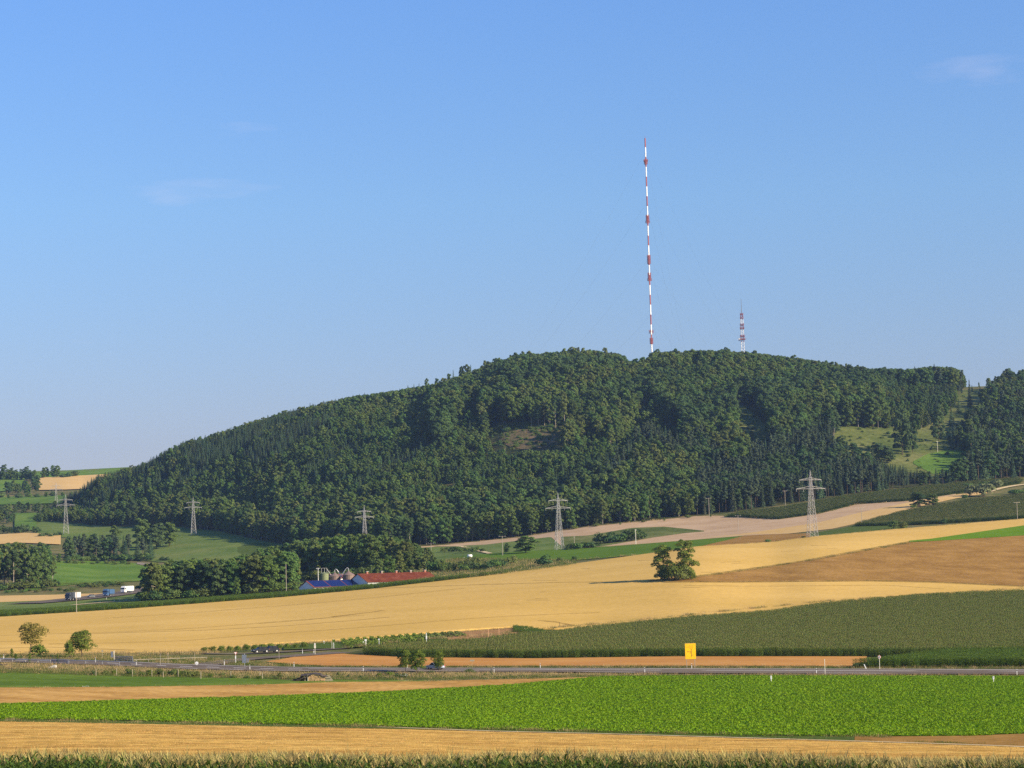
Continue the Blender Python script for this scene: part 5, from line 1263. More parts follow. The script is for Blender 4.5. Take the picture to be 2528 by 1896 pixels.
# ------------------------------------------------------------------ masts, pylons and poles
p = at(1611, 926, ymin=2000, ymax=2320)
m = thing('radio_mast', 'very tall thin guyed radio mast banded red and white on the hilltop', 'mast', p)
HM, S0 = 234.0, 9.72
z, i = HM, 0
while z > 0.5:
    z1 = max(0, z - (9.0 if i == 0 else S0))
    b = MB(); b.tube([(0, 0, z1 + 0.02), (0, 0, z - 0.02)], 0.56 if i % 2 else 0.52, 8)
    for k in range(3):
        a = k * 2.09 + 0.3; b.tube([(0.60 * math.cos(a), 0.60 * math.sin(a), z1), (0.60 * math.cos(a), 0.60 * math.sin(a), z)], 0.12, 4)
    o = b.build('mast_section', 'mast_white' if i % 2 else 'mast_red', m)
    z, i = z1, i + 1
for zz, w, hgt in ((HM - 22.0, 1.9, 2.5), (HM - 24, 1.5, 4), (HM - 83, 1.9, 2.5), (HM - 79, 1.4, 6), (HM - 120, 1.5, 9), (HM - 140, 1.9, 2.5), (HM - 136, 1.4, 6), (HM - 191, 1.9, 3.5), (HM - 200, 1.4, 6), (HM - 217, 1.9, 1)):
    b = MB()
    for k in range(6):
        a = k * 1.047; b.box(w * math.cos(a) - 0.25, w * math.cos(a) + 0.25, w * math.sin(a) - 0.25, w * math.sin(a) + 0.25, zz - hgt / 2, zz + hgt / 2)
        b.tube([(0, 0, zz), (w * math.cos(a), w * math.sin(a), zz)], 0.12, 4)
    b.build('antenna_ring', 'mast_red', m)
b = MB(); b.tube([(0, 0, HM), (0, 0, HM + 2.5)], 0.12, 5); b.build('spike', 'mast_red', m)
for k in range(3):
    for zz, rr in ((60, 70), (115, 110), (170, 140), (220, 150)):
        a = k * 2.094 + 2.8; x, y = rr * math.cos(a), rr * math.sin(a)
        gz = float(zat(p.x + x, p.y + y)) - p.z
        b = MB(); q = [Vector((x * t, y * t, zz + (gz - zz) * t - 6 * math.sin(math.pi * t))) for t in (0, .25, .5, .75, 1)]
        b.tube(q, 0.028, 4); b.build('guy_wire', 'cable', m)

p = at(1836, 924, ymin=2000, ymax=2320)
t = thing('lattice_tower', 'shorter red and white lattice tower with dish right of the tall mast', 'tower', p)
def lattice(b, z0, z1, w0, w1, r=0.12, n=5, rb=None):
    rb = rb or r * 0.6
    for i in range(4):
        c = [(-1, -1), (1, -1), (1, 1), (-1, 1)]
        x, y = c[i]
        b.tube([(x * w0, y * w0, z0), (x * w1, y * w1, z1)], r, 4)
    brace(b, z0, z1, w0, w1, rb, n)
def brace(b, z0, z1, w0, w1, rb, n):
    c = [(-1, -1), (1, -1), (1, 1), (-1, 1)]
    for k in range(n):
        za, zb = z0 + (z1 - z0) * k / n, z0 + (z1 - z0) * (k + 1) / n
        wa, wb = w0 + (w1 - w0) * k / n, w0 + (w1 - w0) * (k + 1) / n
        for i in range(4):
            (xa, ya), (xb, yb) = c[i], c[(i + 1) % 4]
            b.tube([(xa * wa, ya * wa, za), (xb * wb, yb * wb, zb)], rb, 3, False)
            b.tube([(xb * wa, yb * wa, za), (xa * wb, ya * wb, zb)], rb, 3, False)
            b.tube([(xa * wb, ya * wb, zb), (xb * wb, yb * wb, zb)], rb, 3, False)
for z0, z1, c in ((0, 31, 'mast_white'), (31, 38, 'mast_red'), (38, 43, 'mast_white'), (43, 48.5, 'mast_red'), (48.5, 53, 'mast_white'), (53, 58.5, 'mast_red')):
    b = MB(); w0, w1 = 1.7 - z0 * 0.011, 1.7 - z1 * 0.011
    lattice(b, z0, z1, w0, w1, 0.17, max(2, int((z1 - z0) / 3)), 0.085); b.build('tower_section', c, t)
for zz, w in ((33.5, 2.7), (36.5, 2.2), (44, 2.0), (47.5, 1.8), (54, 1.5), (57.5, 1.4)):
    b = MB()
    b.box(-w, w, -w, w, zz - 0.15, zz + 0.15)
    for k in range(8): a = k * 0.785; b.box(w * math.cos(a) - 0.13, w * math.cos(a) + 0.13, w * math.sin(a) - 0.13, w * math.sin(a) + 0.13, zz, zz + 1.7)
    b.build('platform', 'mast_red', t)
b = MB(); b.tube([(0, 0, 58), (0, 0, 66), (0, 0, 73)], [0.34, 0.26, 0.16], 6); b.build('antenna_spike', 'cable', t)
b = MB(); b.disc((-3.1, -0.8, 33.5), 1.3, 0.7, 16, 'y'); b.build('dish', 'mast_white', t)

def pylon(u, v, hpx, label, rz, **k):
    p = at(u, v, **k); H = hpx * p.y / FPX
    o = thing('power_pylon', label, 'pylon', p, rz, 'steel pylons of the power line')
    bw = 0.066 * H; ww = 0.023 * H; zw = 0.70 * H
    for sx, sy in ((-1, -1), (1, -1), (1, 1), (-1, 1)):
        b = MB(); b.tube([(sx * bw, sy * bw, -0.5), (sx * ww, sy * ww, zw), (sx * 0.015 * H, sy * 0.015 * H, 0.86 * H), (0, 0, 0.985 * H)], [0.135, 0.12, 0.10, 0.09], 4); b.build('leg', 'steel', o)
    b = MB(); brace(b, 0, zw, bw, ww, 0.05, 8); brace(b, zw, 0.86 * H, ww, 0.015 * H, 0.05, 4); b.build('bracing', 'steel', o)
    for z, w, hh in ((0.72 * H, 0.23 * H, 0.040 * H), (0.85 * H, 0.172 * H, 0.034 * H)):
        b = MB()
        for s in (-1, 1):
            for y in (-0.02 * H, 0.02 * H):
                b.tube([(0, y, z), (s * w, 0, z)], 0.105, 4); b.tube([(0, y * 0.6, z + hh), (s * w, 0, z + 0.03)], 0.095, 4)
            for f in (0.25, 0.5, 0.75): b.tube([(s * w * f, 0, z), (s * w * (f - 0.12), 0, z + hh * (1 - f + 0.12))], 0.06, 3)
        cr_ = b.build('crossarm', 'steel', o)
        for s in (-1, 1):
            for f in ((0.5, 0.98) if z < 0.8 * H else (0.98,)):
                b = MB(); b.tube([(s * w * f, 0, z), (s * w * f, 0, z - 1.3)], 0.07, 5); b.build('insulator', 'steel', cr_)
    b = MB(); b.tube([(0, 0, 0.97 * H), (0, 0, H)], 0.09, 4); b.build('peak', 'steel', o)
pylon(2006, 1328, 168, 'rightmost and largest steel pylon at the top edge of the wheat', 0.25, ymin=900)
pylon(1381, 1358, 143, 'steel pylon standing in the hedge behind the green strip', 0.3, ymin=1100)
pylon(901, 1352, 104, 'steel pylon rising behind the grove of the farm', 0.3, ymin=1500, ymax=2200)
pylon(478, 1321, 94, 'steel pylon standing alone on the olive valley meadow', 0.25, ymin=1400, ymax=2200)
pylon(163, 1318, 98, 'steel pylon above the pine row in the left valley', 0.25, ymin=1400, ymax=2400)
pylon(139, 1256, 66, 'farthest steel pylon below the far orange field', 0.2, ymin=1800, ymax=2700)

def pole(u, vt, vb, label, arm=1.1, m='wood_pole', r=0.13, **k):
    p = at(u, vb, **k); H = (vb - vt) * p.y / FPX
    o = thing('utility_pole', label, 'pole', p, rng.uniform(-0.3, 0.3), 'wooden power poles across the fields')
    b = MB(); b.tube([(0, 0, -0.3), (0, 0, H)], [r * 1.25, r], 7); b.build('shaft', m, o)
    if arm:
        b = MB(); b.box(-arm, arm, -0.08, 0.08, H - 0.42, H - 0.26); c = b.build('crossarm', m, o)
        for x in (-arm * 0.92, 0, arm * 0.92):
            b = MB(); b.tube([(x, 0, H - 0.26), (x, 0, H + 0.02)], 0.06, 6); b.build('insulator', 'white_paint', c)
pole(707, 1393, 1462, 'slim power pole left of the farm before the thicket', 0, ymin=900)
pole(786, 1402, 1448, 'pole beside the green silo', 0.9, 'white_paint', ymin=900)
pole(1065, 1340, 1384, 'power pole with crossarm at the right end of the grove', 1.8, ymin=1000)
pole(1241, 1323, 1372, 'power pole left of the yellow green tree', 1.8, ymin=1050)
pole(1570, 1307, 1346, 'bright power pole in front of the thick hedge', 0.5, 'cream_paint', ymin=1050)
pole(1418, 1325, 1344, 'short distant pole right of the hedge pylon', 0.4, ymin=1100)
pole(1751, 1229, 1276, 'power pole at the upper edge of the pink stubble', 1.9, ymin=1200)
pole(1823, 1272, 1312, 'thin power pole in the middle of the pink stubble', 1.7, ymin=1100)
pole(1939, 1211, 1252, 'power pole in the maize at the foot of the wood', 1.6, ymin=1200)
pole(2128, 1254, 1298, 'power pole on the gold stubble at the maize corner', 1.6, ymin=1100)
pole(2512, 1239, 1283, 'power pole in front of the upper maize at the right edge', 1.6, ymin=1100)
pole(2315, 1089, 1118, 'pale pole on the hill meadow by the wood edge', 0.7, 'cream_paint', ymin=1400, ymax=2320)
pole(2061, 1056, 1106, 'tall bare trunk like pole at the edge of the hill clearing', 0, ymin=1400, ymax=2320)
pole(189, 1462, 1516, 'thin power pole in the maize strip at the left', 0.4, ymin=900)

# ------------------------------------------------------------------ the farm
def barn(u, v, phi, L, Wd, he, hr, roof, label, ov=0.4, **k):
    p = at(u, v, **k)
    o = thing('farm_barn', label, 'barn', p, phi)
    b = MB(); b.prism([(-Wd / 2, -1.5), (Wd / 2, -1.5), (Wd / 2, he), (0, hr - 0.12), (-Wd / 2, he)], 0, L, 'x'); b.build('wall', 'render_white', o)
    sl = math.atan2(hr - he, Wd / 2); c, s = math.cos(sl), math.sin(sl)
    for sg in (-1, 1):
        b = MB(); e = (sg * (Wd / 2 + ov), he - ov * math.tan(sl))
        b.prism([(0, hr), (e[0], e[1]), (e[0], e[1] + 0.16), (0, hr + 0.18)], -ov, L + ov, 'x'); r = b.build('roof_slope', roof, o)
    return o, p, (he, hr, Wd)
PHI = R(36)
o, p, (he, hr, Wd) = barn(757, 1461.5, PHI, 27, 13, 2.1, 4.9, 'roof_maroon', 'white barn with blue solar panels covering its roof', ymin=900)
for i in range(3):
    b = MB(); x0, x1 = 0.3 + i * 8.9, 8.8 + i * 8.9
    n = 6
    for q in range(n):
        for w in range(5):
            xa, xb = x0 + (x1 - x0) * q / n + 0.04, x0 + (x1 - x0) * (q + 1) / n - 0.04
            ta, tb = 0.03 + 0.94 * w / 5 + 0.006, 0.03 + 0.94 * (w + 1) / 5 - 0.006
            f = lambda t_: (-t_ * (Wd / 2 + 0.4), hr + 0.26 - t_ * (hr - he) * (1 + 0.8 / Wd))
            (ya, za), (yb, zb) = f(ta), f(tb)
            b.add([(xa, ya, za), (xb, ya, za), (xb, yb, zb), (xa, yb, zb), (xa, ya, za - .06), (xb, ya, za - .06), (xb, yb, zb - .06), (xa, yb, zb - .06)], [(0, 3, 2, 1), (4, 5, 6, 7), (0, 1, 5, 4), (1, 2, 6, 5), (2, 3, 7, 6), (3, 0, 4, 7)])
    b.build('solar_array', 'solar_blue', o)
b = MB(); b.box(2, 5.2, -Wd / 2 - 0.06, -Wd / 2 - 0.01, 0, 1.9); b.build('door', 'cream_paint', o)
o, p, (he, hr, Wd) = barn(884, 1450, PHI, 39, 17, 2.3, 6.1, 'roof_red', 'long barn with a red tiled roof and small ridge vents', ymin=900)
for i in range(5):
    b = MB(); x = 5 + i * 8; b.box(x - 0.45, x + 0.45, -0.45, 0.45, hr - 0.1, hr + 0.95); q = b.build('ridge_vent', 'silo_metal' if i % 2 else 'brick_red', o)
    b = MB(); b.box(x - 0.6, x + 0.6, -0.6, 0.6, hr + 0.95, hr + 1.08); b.build('cap', 'galvanised', q)
b = MB(); b.box(1.5, 1.62, -Wd / 2 - 0.3, -0.2, 0, 0.01); 
o, p, _ = barn(815, 1444, PHI, 13, 7, 3.2, 5.0, 'roof_maroon', 'small white gabled shed with dark red roof behind the solar barn', ymin=900)
def silo(u, v, r, h, hc, m, label, auger=0, **k):
    p = at(u, v, **k)
    o = thing('silo', label, 'silo', p)
    b = MB(); b.lathe([(r, -1), (r, h)], 20); b.build('shell', m, o, smooth=False)
    for z in np.arange(0.8, h, 0.9):
        b = MB(); b.lathe([(r + 0.02, z - 0.06), (r + 0.07, z), (r + 0.02, z + 0.06)], 20); b.build('hoop', m, o)
    b = MB(); b.lathe([(r + 0.15, h - 0.05), (r + 0.12, h + 0.04), (0.35, h + hc), (0.3, h + hc + 0.35), (0.05, h + hc + 0.4)], 20); b.build('cone_roof', m, o)
    if auger:
        b = MB(); zt = h + hc + 0.4
        b.tube([(0, 0, zt), (0, 0, zt + 0.9), (auger * 0.5, 0, zt + 1.4), (auger * 1.1, 0, zt + 1.0), (auger * (r + 1.1), 0, h - 1.0), (auger * (r + 1.3), 0, h - 2.5)], 0.2, 7); b.build('auger_tube', 'galvanised', o)
    return o
s = silo(801, 1449, 2.1, 6.4, 0.5, 'silo_green', 'pale green cylindrical silo at the left of the farm', 0, ymin=1000)
b = MB()
for x in (-1.2, 0.2, 1.3): b.tube([(x, 0, 6.4), (x, 0, 9.0)], 0.09, 5)
b.tube([(-1.2, 0, 8.9), (1.3, 0, 8.9)], 0.08, 5); b.tube([(1.2, 0, 8.6), (3.2, 0, 5.6)], 0.14, 6); b.build('top_frame', 'steel', s)
silo(827, 1447, 2.8, 4.6, 1.7, 'silo_metal', 'left of the two round metal grain silos with cone roof', 1, ymin=1000)
silo(861, 1445, 2.8, 4.9, 1.7, 'silo_metal', 'right of the two round metal grain silos with cone roof', -1, ymin=1000)
p = at(1160, 1378, ymin=1050)
o = thing('water_trailer', 'small white tank trailer with drawbar beside the green strip', 'trailer', p)
b = MB(); b.tube([(-1.4, 0, 1.2), (-1.2, 0, 1.2), (1.2, 0, 1.2), (1.4, 0, 1.2)], [0.3, 0.85, 0.85, 0.3], 14); b.build('tank', 'white_paint', o, smooth=True)
b = MB(); b.tube([(-1.4, 0, 0.6), (-3.2, 0, 0.5), (-3.6, -0.6, -0.4)], 0.09, 5); b.build('drawbar', 'cream_paint', o)
for s_ in (-0.8, 0.8):
    b = MB(); b.disc((0.2, s_, 0.42), 0.42, 0.2, 12); b.build('wheel', 'rubber', o)

# ------------------------------------------------------------------ vehicles
def wheel(o, x, y, r, w=0.24):
    b = MB(); b.disc((x, y, r), r, w, 14); q = b.build('wheel', 'rubber', o)
    b = MB(); b.disc((x, y + math.copysign(0.02, y), r), r * 0.62, w, 10); b.build('rim', 'galvanised', q)
def car(p, rz, paint, label, L=4.4, Wd=1.78, H=1.48, van=False, group=None):
    o = thing('car', label, 'car', p, rz, group)
    h = L / 2; hw = Wd / 2
    b = MB(); b.prism([(-h, 0.34), (-h + 0.05, 0.86), (-h + 0.35, 0.95), (h - 1.15, 0.92), (h - 0.12, 0.74), (h, 0.5), (h - 0.05, 0.26), (-h + 0.1, 0.24)], -hw, hw); b.build('body', paint, o, bevel=0.05)
    cab = [(-h + 0.18, 0.93), (-h + 0.62, H - 0.06), (-h + 1.1, H), (0.35, H - 0.02), (h - 1.12, 0.92)]
    b = MB(); b.prism([(x, z - 0.03) for x, z in cab], -hw + 0.14, hw - 0.14); b.build('window', 'glass_dark', o)
    b = MB(); b.prism([(-h + 0.60, H - 0.10), (-h + 1.1, H + 0.015), (0.35, H), (0.62, H - 0.17), (0.30, H - 0.07), (-h + 1.1, H - 0.055)], -hw + 0.13, hw - 0.13); b.build('roof', paint, o)
    for x in (-h + 0.42, -0.35):
        for s in (-1, 1):
            b = MB(); b.tube([(x - 0.1, s * (hw - 0.10), 0.93), (x + 0.32, s * (hw - 0.15), H - 0.06)], 0.05, 4); b.build('pillar', paint, o)
    for x in (-h + 0.85, h - 0.85):
        for s in (-1, 1): wheel(o, x, s * (hw - 0.08), 0.32)
    for s in (-1, 1):
        b = MB(); b.box(h - 0.20, h + 0.01, s * 0.62 - 0.2, s * 0.62 + 0.2, 0.56, 0.70); b.build('headlight', 'lamp_glass', o)
        b = MB(); b.box(-h - 0.01, -h + 0.12, s * 0.68 - 0.14, s * 0.68 + 0.14, 0.62, 0.84); b.build('tail_light', 'sign_red', o)
    b = MB(); b.box(-h - 0.015, -h + 0.02, -0.27, 0.27, 0.46, 0.58); b.build('number_plate', 'white_paint', o)
    return o
def truck(p, rz, cab, box, label, L=13.6, gap=True, dark=0.0, H=4.0, boxed=True):
    o = thing('truck', label, 'truck', p, rz)
    b = MB(); b.prism([(0, 0.45), (2.2, 0.45), (2.28, 1.5), (2.18, 2.0), (1.9, 3.0), (1.5, 3.6), (0, 3.7)], -1.24, 1.24); b.build('cab', cab, o, bevel=0.06)
    b = MB(); b.add([(2.20, -1.1, 1.95), (2.20, 1.1, 1.95), (1.95, 1.05, 2.85), (1.95, -1.05, 2.85), (2.10, -1.1, 1.95), (2.10, 1.1, 1.95), (1.85, 1.05, 2.85), (1.85, -1.05, 2.85)], [(0, 1, 2, 3), (4, 7, 6, 5), (0, 4, 5, 1), (1, 5, 6, 2), (2, 6, 7, 3), (3, 7, 4, 0)]); b.build('windscreen', 'glass_dark', o)
    for s in (-1, 1):
        b = MB(); b.box(0.7, 1.7, s * 1.25 - 0.01, s * 1.25 + 0.01, 1.9, 2.7); b.build('side_window', 'glass_dark', o)
        b = MB(); b.box(2.24, 2.33, s * 0.85 - 0.2, s * 0.85 + 0.2, 0.7, 0.95); b.build('headlight', 'lamp_glass', o)
        b = MB(); b.box(1.8, 1.95, s * 1.45 - 0.1, s * 1.45 + 0.1, 2.0, 2.7); b.build('mirror', 'black_plastic', o)
        wheel(o, 1.1, s * 1.05, 0.5, 0.34)
    if boxed:
        xf = -0.5
        if dark:
            b = MB(); b.box(-0.5 - dark, -0.5, -1.26, 1.26, 1.15, H - 0.02); b.build('front_body', 'truck_dark', o, bevel=0.04); xf = -0.55 - dark
        b = MB(); b.box(-L, xf, -1.275, 1.275, 1.2, H); b.build('trailer_box', box, o, bevel=0.04)
        b = MB(); b.box(-L + 0.2, 0, -0.5, 0.5, 0.75, 1.19); b.build('chassis', 'black_plastic', o)
        b = MB(); b.box(-L + 1.5, -2.5, -1.27, -1.22, 0.55, 1.15); b.box(-L + 1.5, -2.5, 1.22, 1.27, 0.55, 1.15); b.build('side_skirt', 'truck_dark', o)
        for x in (-1.3, -L + 1.6, -L + 2.9, -L + 4.2):
            for s in (-1, 1): wheel(o, x, s * 1.05, 0.5, 0.34)
    return o
def on(u, v, dz=0.72, **k):
    p = at(u, v, **k); return p + Vector((0, 0, dz))
A, B = at(170, 1484, ymin=960), at(330, 1462, ymin=960)
hd = math.atan2(A.y - B.y, A.x - B.x)
V9 = dict(ymin=960)
truck(on(172, 1485.5, **V9), hd - 0.30, 'truck_dark', 'truck_grey', 'grey box truck with dark cab leading on the motorway', L=8.0, dark=2.4, H=3.8)
car(on(225, 1478, **V9), hd - 0.45, 'car_grey', 'small grey car between the grey truck and the blue truck')
truck(on(264, 1475.5, **V9), hd - 0.18, 'car_blue', 'car_blue', 'blue truck cab behind the small grey car', L=6.5, H=3.5)
truck(on(308, 1467.5, **V9), hd - 0.26, 'truck_white', 'truck_white', 'white articulated truck last in the line by the thicket', L=7.6, H=3.7)
RA, RB = at(1000, 1656, ymin=490), at(1150, 1656.5, ymin=490)
rd = math.atan2(RA.y - RB.y, RA.x - RB.x)
car(on(1073, 1655.5, 0.32, ymin=490), rd - 0.38, 'car_silver', 'silver blue car driving left behind the small roadside trees')
LB = dict(ymin=560)
A, B = at(600, 1615.5, **LB), at(700, 1611, **LB)
ld = math.atan2(A.y - B.y, A.x - B.x)
car(on(643, 1613.5, 0.26, **LB), ld - 0.3, 'car_black', 'left black car on the lane beside the rounded bushes', H=1.4)
car(on(668, 1612.5, 0.26, **LB), ld - 0.3, 'car_black', 'right black car on the lane beside the rounded bushes', H=1.5)

# ------------------------------------------------------------------ road furniture
def posts(lst, group, label, H=1.05, **k):
    me1 = MB().box(-0.06, 0.06, -0.05, 0.05, -0.2, H).mesh('delineator', 'white_paint')
    me2 = MB().box(-0.065, 0.065, -0.055, 0.055, H * 0.66, H * 0.86).mesh('band', 'black_plastic')
    for u, v in lst:
        o = link('delineator_post', me1, loc=on(u, v, 0.28, **k)); tag(o, label, 'delineator', group)
        link('black_band', me2, o)
posts([(9, 1630), (236, 1638), (337, 1645), (554, 1643), (617, 1656), (726, 1649), (897, 1660), (1006, 1651), (1220, 1662), (1334, 1652), (1592, 1663), (1708, 1653), (2016, 1665), (2511, 1668)], 'delineator posts along the main road', 'white delineator post with black band along the main road', ymin=495)
posts([(747, 1614), (775, 1615)], 'delineator posts on the side road', 'short white delineator post by the side road', 0.95, ymin=560)
posts([(247, 1489), (282, 1486), (296, 1485), (313, 1484), (331, 1483), (263, 1481)], 'white marker posts beside the motorway', 'white marker post beside the motorway', 1.2, ymin=960)
o = link('delineator_post', MB().box(-0.09, 0.09, -0.06, 0.06, -0.2, 1.15).mesh('leaning_post', 'white_paint'), loc=on(2139, 1654, 0.2, ymin=495)); o.rotation_euler = (0, -0.42, 0)
tag(o, 'white delineator post leaning to the left before the maize', 'delineator')

def signpost(u, vb, vt, label, parts, r=0.05, m='galvanised', name='road_sign', cat='sign', dz=0.2, rz=0.0, **k):
    p = on(u, vb, dz, **k); H = (vb - vt) * p.y / FPX
    o = thing(name, label, cat, p, rz)
    b = MB(); b.tube([(0, 0, -0.4), (0, 0, H)], r, 7); b.build('post', m, o)
    for nm, kindp, a, mm in parts:
        b = MB()
        if kindp == 'disc': b.disc((0, -0.06 - a[2], H - a[1]), a[0], 0.03, 18)
        elif kindp == 'box': b.box(a[0], a[1], -0.09 - a[4], -0.06 - a[4], H - a[2], H - a[3])
        elif kindp == 'tri': b.prism([(a[0] - a[2], H - a[1]), (a[0] + a[2], H - a[1]), (a[0], H - a[1] - 1.75 * a[2])], -0.09 - a[3], -0.06 - a[3])
        b.build(nm, mm, o)
    return o
RN = dict(ymin=495)
signpost(2172, 1655, 1620, 'round red rimmed sign on a pale post before the maize', [('face', 'disc', (0.36, 0.42, 0.0), 'sign_red'), ('centre', 'disc', (0.30, 0.42, 0.02), 'sign_white'), ('digit', 'box', (-0.16, -0.03, 0.56, 0.28, 0.04), 'sign_ink'), ('digit', 'box', (0.04, 0.17, 0.56, 0.28, 0.04), 'sign_ink')], m='cream_paint', **RN)
signpost(2037, 1668, 1630, 'thin bare snow pole on the near side of the road', [], r=0.06, m='cream_paint', name='snow_pole', cat='pole', **RN)
# direction sign
p = on(1706, 1653, 0.2, **RN); k = p.y / FPX
o = thing('direction_sign', 'large yellow direction sign with route map on two posts', 'sign', p, 0.12)
Wb, z0, z1 = 26.5 * k, 23.5 * k, 61.5 * k
for s in (-1, 1):
    b = MB(); b.tube([(s * Wb * 0.38, 0.10, -0.6), (s * Wb * 0.38, 0.10, z1 - 0.1)], 0.06, 7); b.build('post', 'wood_pole', o)
b = MB(); b.box(-Wb / 2, Wb / 2, -0.02, 0.03, z0, z1); pn = b.build('panel', 'sign_yellow', o, bevel=0.0)
def ink(x0, x1, a, b_, m='sign_ink'):
    c = MB(); c.box(x0 * Wb, x1 * Wb, -0.032, -0.022, z0 + (z1 - z0) * a, z0 + (z1 - z0) * b_); return c, m
for nm, (c, m_) in (('route_line', ink(0.06, 0.095, 0.12, 0.60)), ('route_branch', ink(-0.30, 0.06, 0.455, 0.475)), ('route_branch', ink(-0.08, 0.06, 0.375, 0.40)), ('route_branch', ink(0.095, 0.27, 0.235, 0.26)), ('text_line', ink(-0.10, 0.20, 0.67, 0.69, 'sign_brown')), ('text_line', ink(-0.28, 0.30, 0.755, 0.775, 'sign_brown')), ('text_line', ink(-0.08, 0.24, 0.825, 0.845, 'sign_brown')), ('text_line', ink(-0.36, -0.12, 0.495, 0.51, 'sign_brown'))):
    c.build(nm, m_, pn)
c = MB(); c.prism([(0.02 * Wb, z0 + (z1 - z0) * 0.60), (0.135 * Wb, z0 + (z1 - z0) * 0.60), (0.0775 * Wb, z0 + (z1 - z0) * 0.645)], -0.032, -0.022); c.build('arrow_head', 'sign_ink', pn)
b = MB(); b.box(-Wb / 2 - 0.015, Wb / 2 + 0.015, 0.03, 0.05, z0 - 0.015, z1 + 0.015); b.build('back_frame', 'galvanised', o)

SJ = dict(ymin=510)
signpost(582, 1638, 1612, 'give way sign with its white triangle on a post at the junction', [('face', 'tri', (0, 0.02, 0.42, 0.0), 'sign_red'), ('centre', 'tri', (0, 0.08, 0.30, 0.02), 'sign_white'), ('plate', 'box', (-0.12, 0.12, 1.55, 1.0, 0.0), 'sign_white')], m='white_paint', r=0.06, **SJ)
b_ = signpost(604, 1649, 1616, 'dark grey sign board seen from behind at the junction', [('board', 'box', (-0.55, 0.45, 2.1, 0.25, 0.0), 'sign_blue_grey'), ('side_board', 'box', (0.62, 0.95, 2.0, 1.1, 0.02), 'sign_blue_grey')], **SJ)
o = thing('turn_sign', 'round white turn sign low beside the road fork', 'sign', on(486, 1646, 0.2, **SJ))
b = MB(); b.disc((0, 0, 0.62), 0.36, 0.03, 18); b.build('face', 'sign_white', o)
b = MB(); b.box(-0.2, 0.14, -0.03, -0.018, 0.56, 0.66); b.build('arrow', 'sign_blue_grey', o)
b = MB(); b.tube([(0, 0.05, -0.3), (0, 0.05, 0.4)], 0.05, 6); b.build('post', 'galvanised', o)
for u, vb, vt in ((396, 1645, 1615), (415, 1641, 1615), (481, 1644, 1614), (689, 1627, 1608)):
    signpost(u, vb, vt, {396: 'slim pale pole left of the pole pair at the fork', 415: 'slim pale pole right of the pole pair at the fork', 481: 'slim pale pole next to the round turn sign', 689: 'slim pale pole by the orange stubble tip'}[u], [], r=0.045, m='wood_pole', name='marker_pole', cat='pole', **SJ)
signpost(778, 1618, 1591, 'white sign with round top plate by the orange stubble', [('plate', 'disc', (0.2, 0.14, 0.0), 'sign_white'), ('board', 'box', (-0.24, 0.24, 1.15, 0.42, 0.0), 'cream_paint')], m='cream_paint', ymin=560)
signpost(824, 1603, 1580, 'green framed noticeboard on two posts at the plot', [('board', 'box', (-0.42, 0.42, 0.85, 0.1, 0.0), 'leaf_near'), ('second_post', 'box', (-0.5, -0.4, 2.6, 0.5, 0.0), 'cream_paint')], m='white_paint', r=0.06, ymin=580)
signpost(904, 1600, 1580, 'white roofed board on two legs at the vegetable plot', [('board', 'box', (-0.38, 0.2, 0.5, 0.02, 0.0), 'sign_white'), ('second_post', 'box', (-0.24, -0.14, 2.3, 0.4, 0.0), 'white_paint')], m='white_paint', r=0.06, ymin=580)
signpost(936, 1597, 1579, 'white V shaped sign post at the vegetable plot', [('plate', 'tri', (0, 0.02, 0.26, 0.0), 'sign_white')], m='white_paint', r=0.06, ymin=580)
signpost(897, 1598, 1585, 'short white stake left of the roofed board', [('plate', 'box', (-0.1, 0.1, 0.35, 0.02, 0.0), 'sign_white')], m='white_paint', r=0.05, name='marker_stake', cat='stake', ymin=580)
signpost(1053, 1588, 1564, 'tall narrow white sign in the rows of the plot', [('board', 'box', (-0.16, 0.2, 1.75, 0.9, 0.0), 'sign_white'), ('upper_board', 'box', (-0.1, 0.1, 0.8, 0.2, 0.0), 'sign_white')], m='white_paint', r=0.06, ymin=580)
signpost(800, 1592, 1584, 'tiny white marker at the hedge end', [('plate', 'box', (-0.12, 0.12, 0.3, 0.0, 0.0), 'sign_white')], m='white_paint', r=0.04, name='marker_stake', cat='stake', ymin=580)
for u, vb, vt in ((1206, 1577, 1560), (1232, 1573, 1557)):
    signpost(u, vb, vt, 'left wooden stake in the bare plot' if u == 1206 else 'right wooden stake in the bare plot', [], r=0.07, m='stake', name='wooden_stake', cat='stake', dz=0.8, ymin=580)
signpost(1382, 1553, 1540, 'thin dark stick standing in the wheat near the crop plot', [], r=0.06, m='stump', name='wooden_stake', cat='stake', dz=0.5, ymin=640)
signpost(282, 1632, 1609, 'pale marker pole with a small box at the left road bend', [('box', 'box', (-0.75, -0.25, 1.5, 0.15, 0.0), 'sign_blue_grey'), ('plate', 'box', (-0.1, 0.1, 0.4, 0.05, 0.0), 'cream_paint')], m='cream_paint', r=0.07, name='marker_pole', cat='pole', **SJ)
signpost(253, 1626, 1608, 'thin dead stem by the left wheat edge', [('dry_head', 'disc', (0.24, 0.1, 0.0), 'wood_post')], m='wood_post', r=0.04, name='dead_stem', cat='plant', **SJ)
signpost(1166, 1646, 1631, 'low yellowish board on legs in the orange stubble', [('board', 'box', (-0.5, 0.5, 0.36, 0.0, 0.0), 'wood_post')], m='wood_post', r=0.03, name='board', cat='board', **RN)
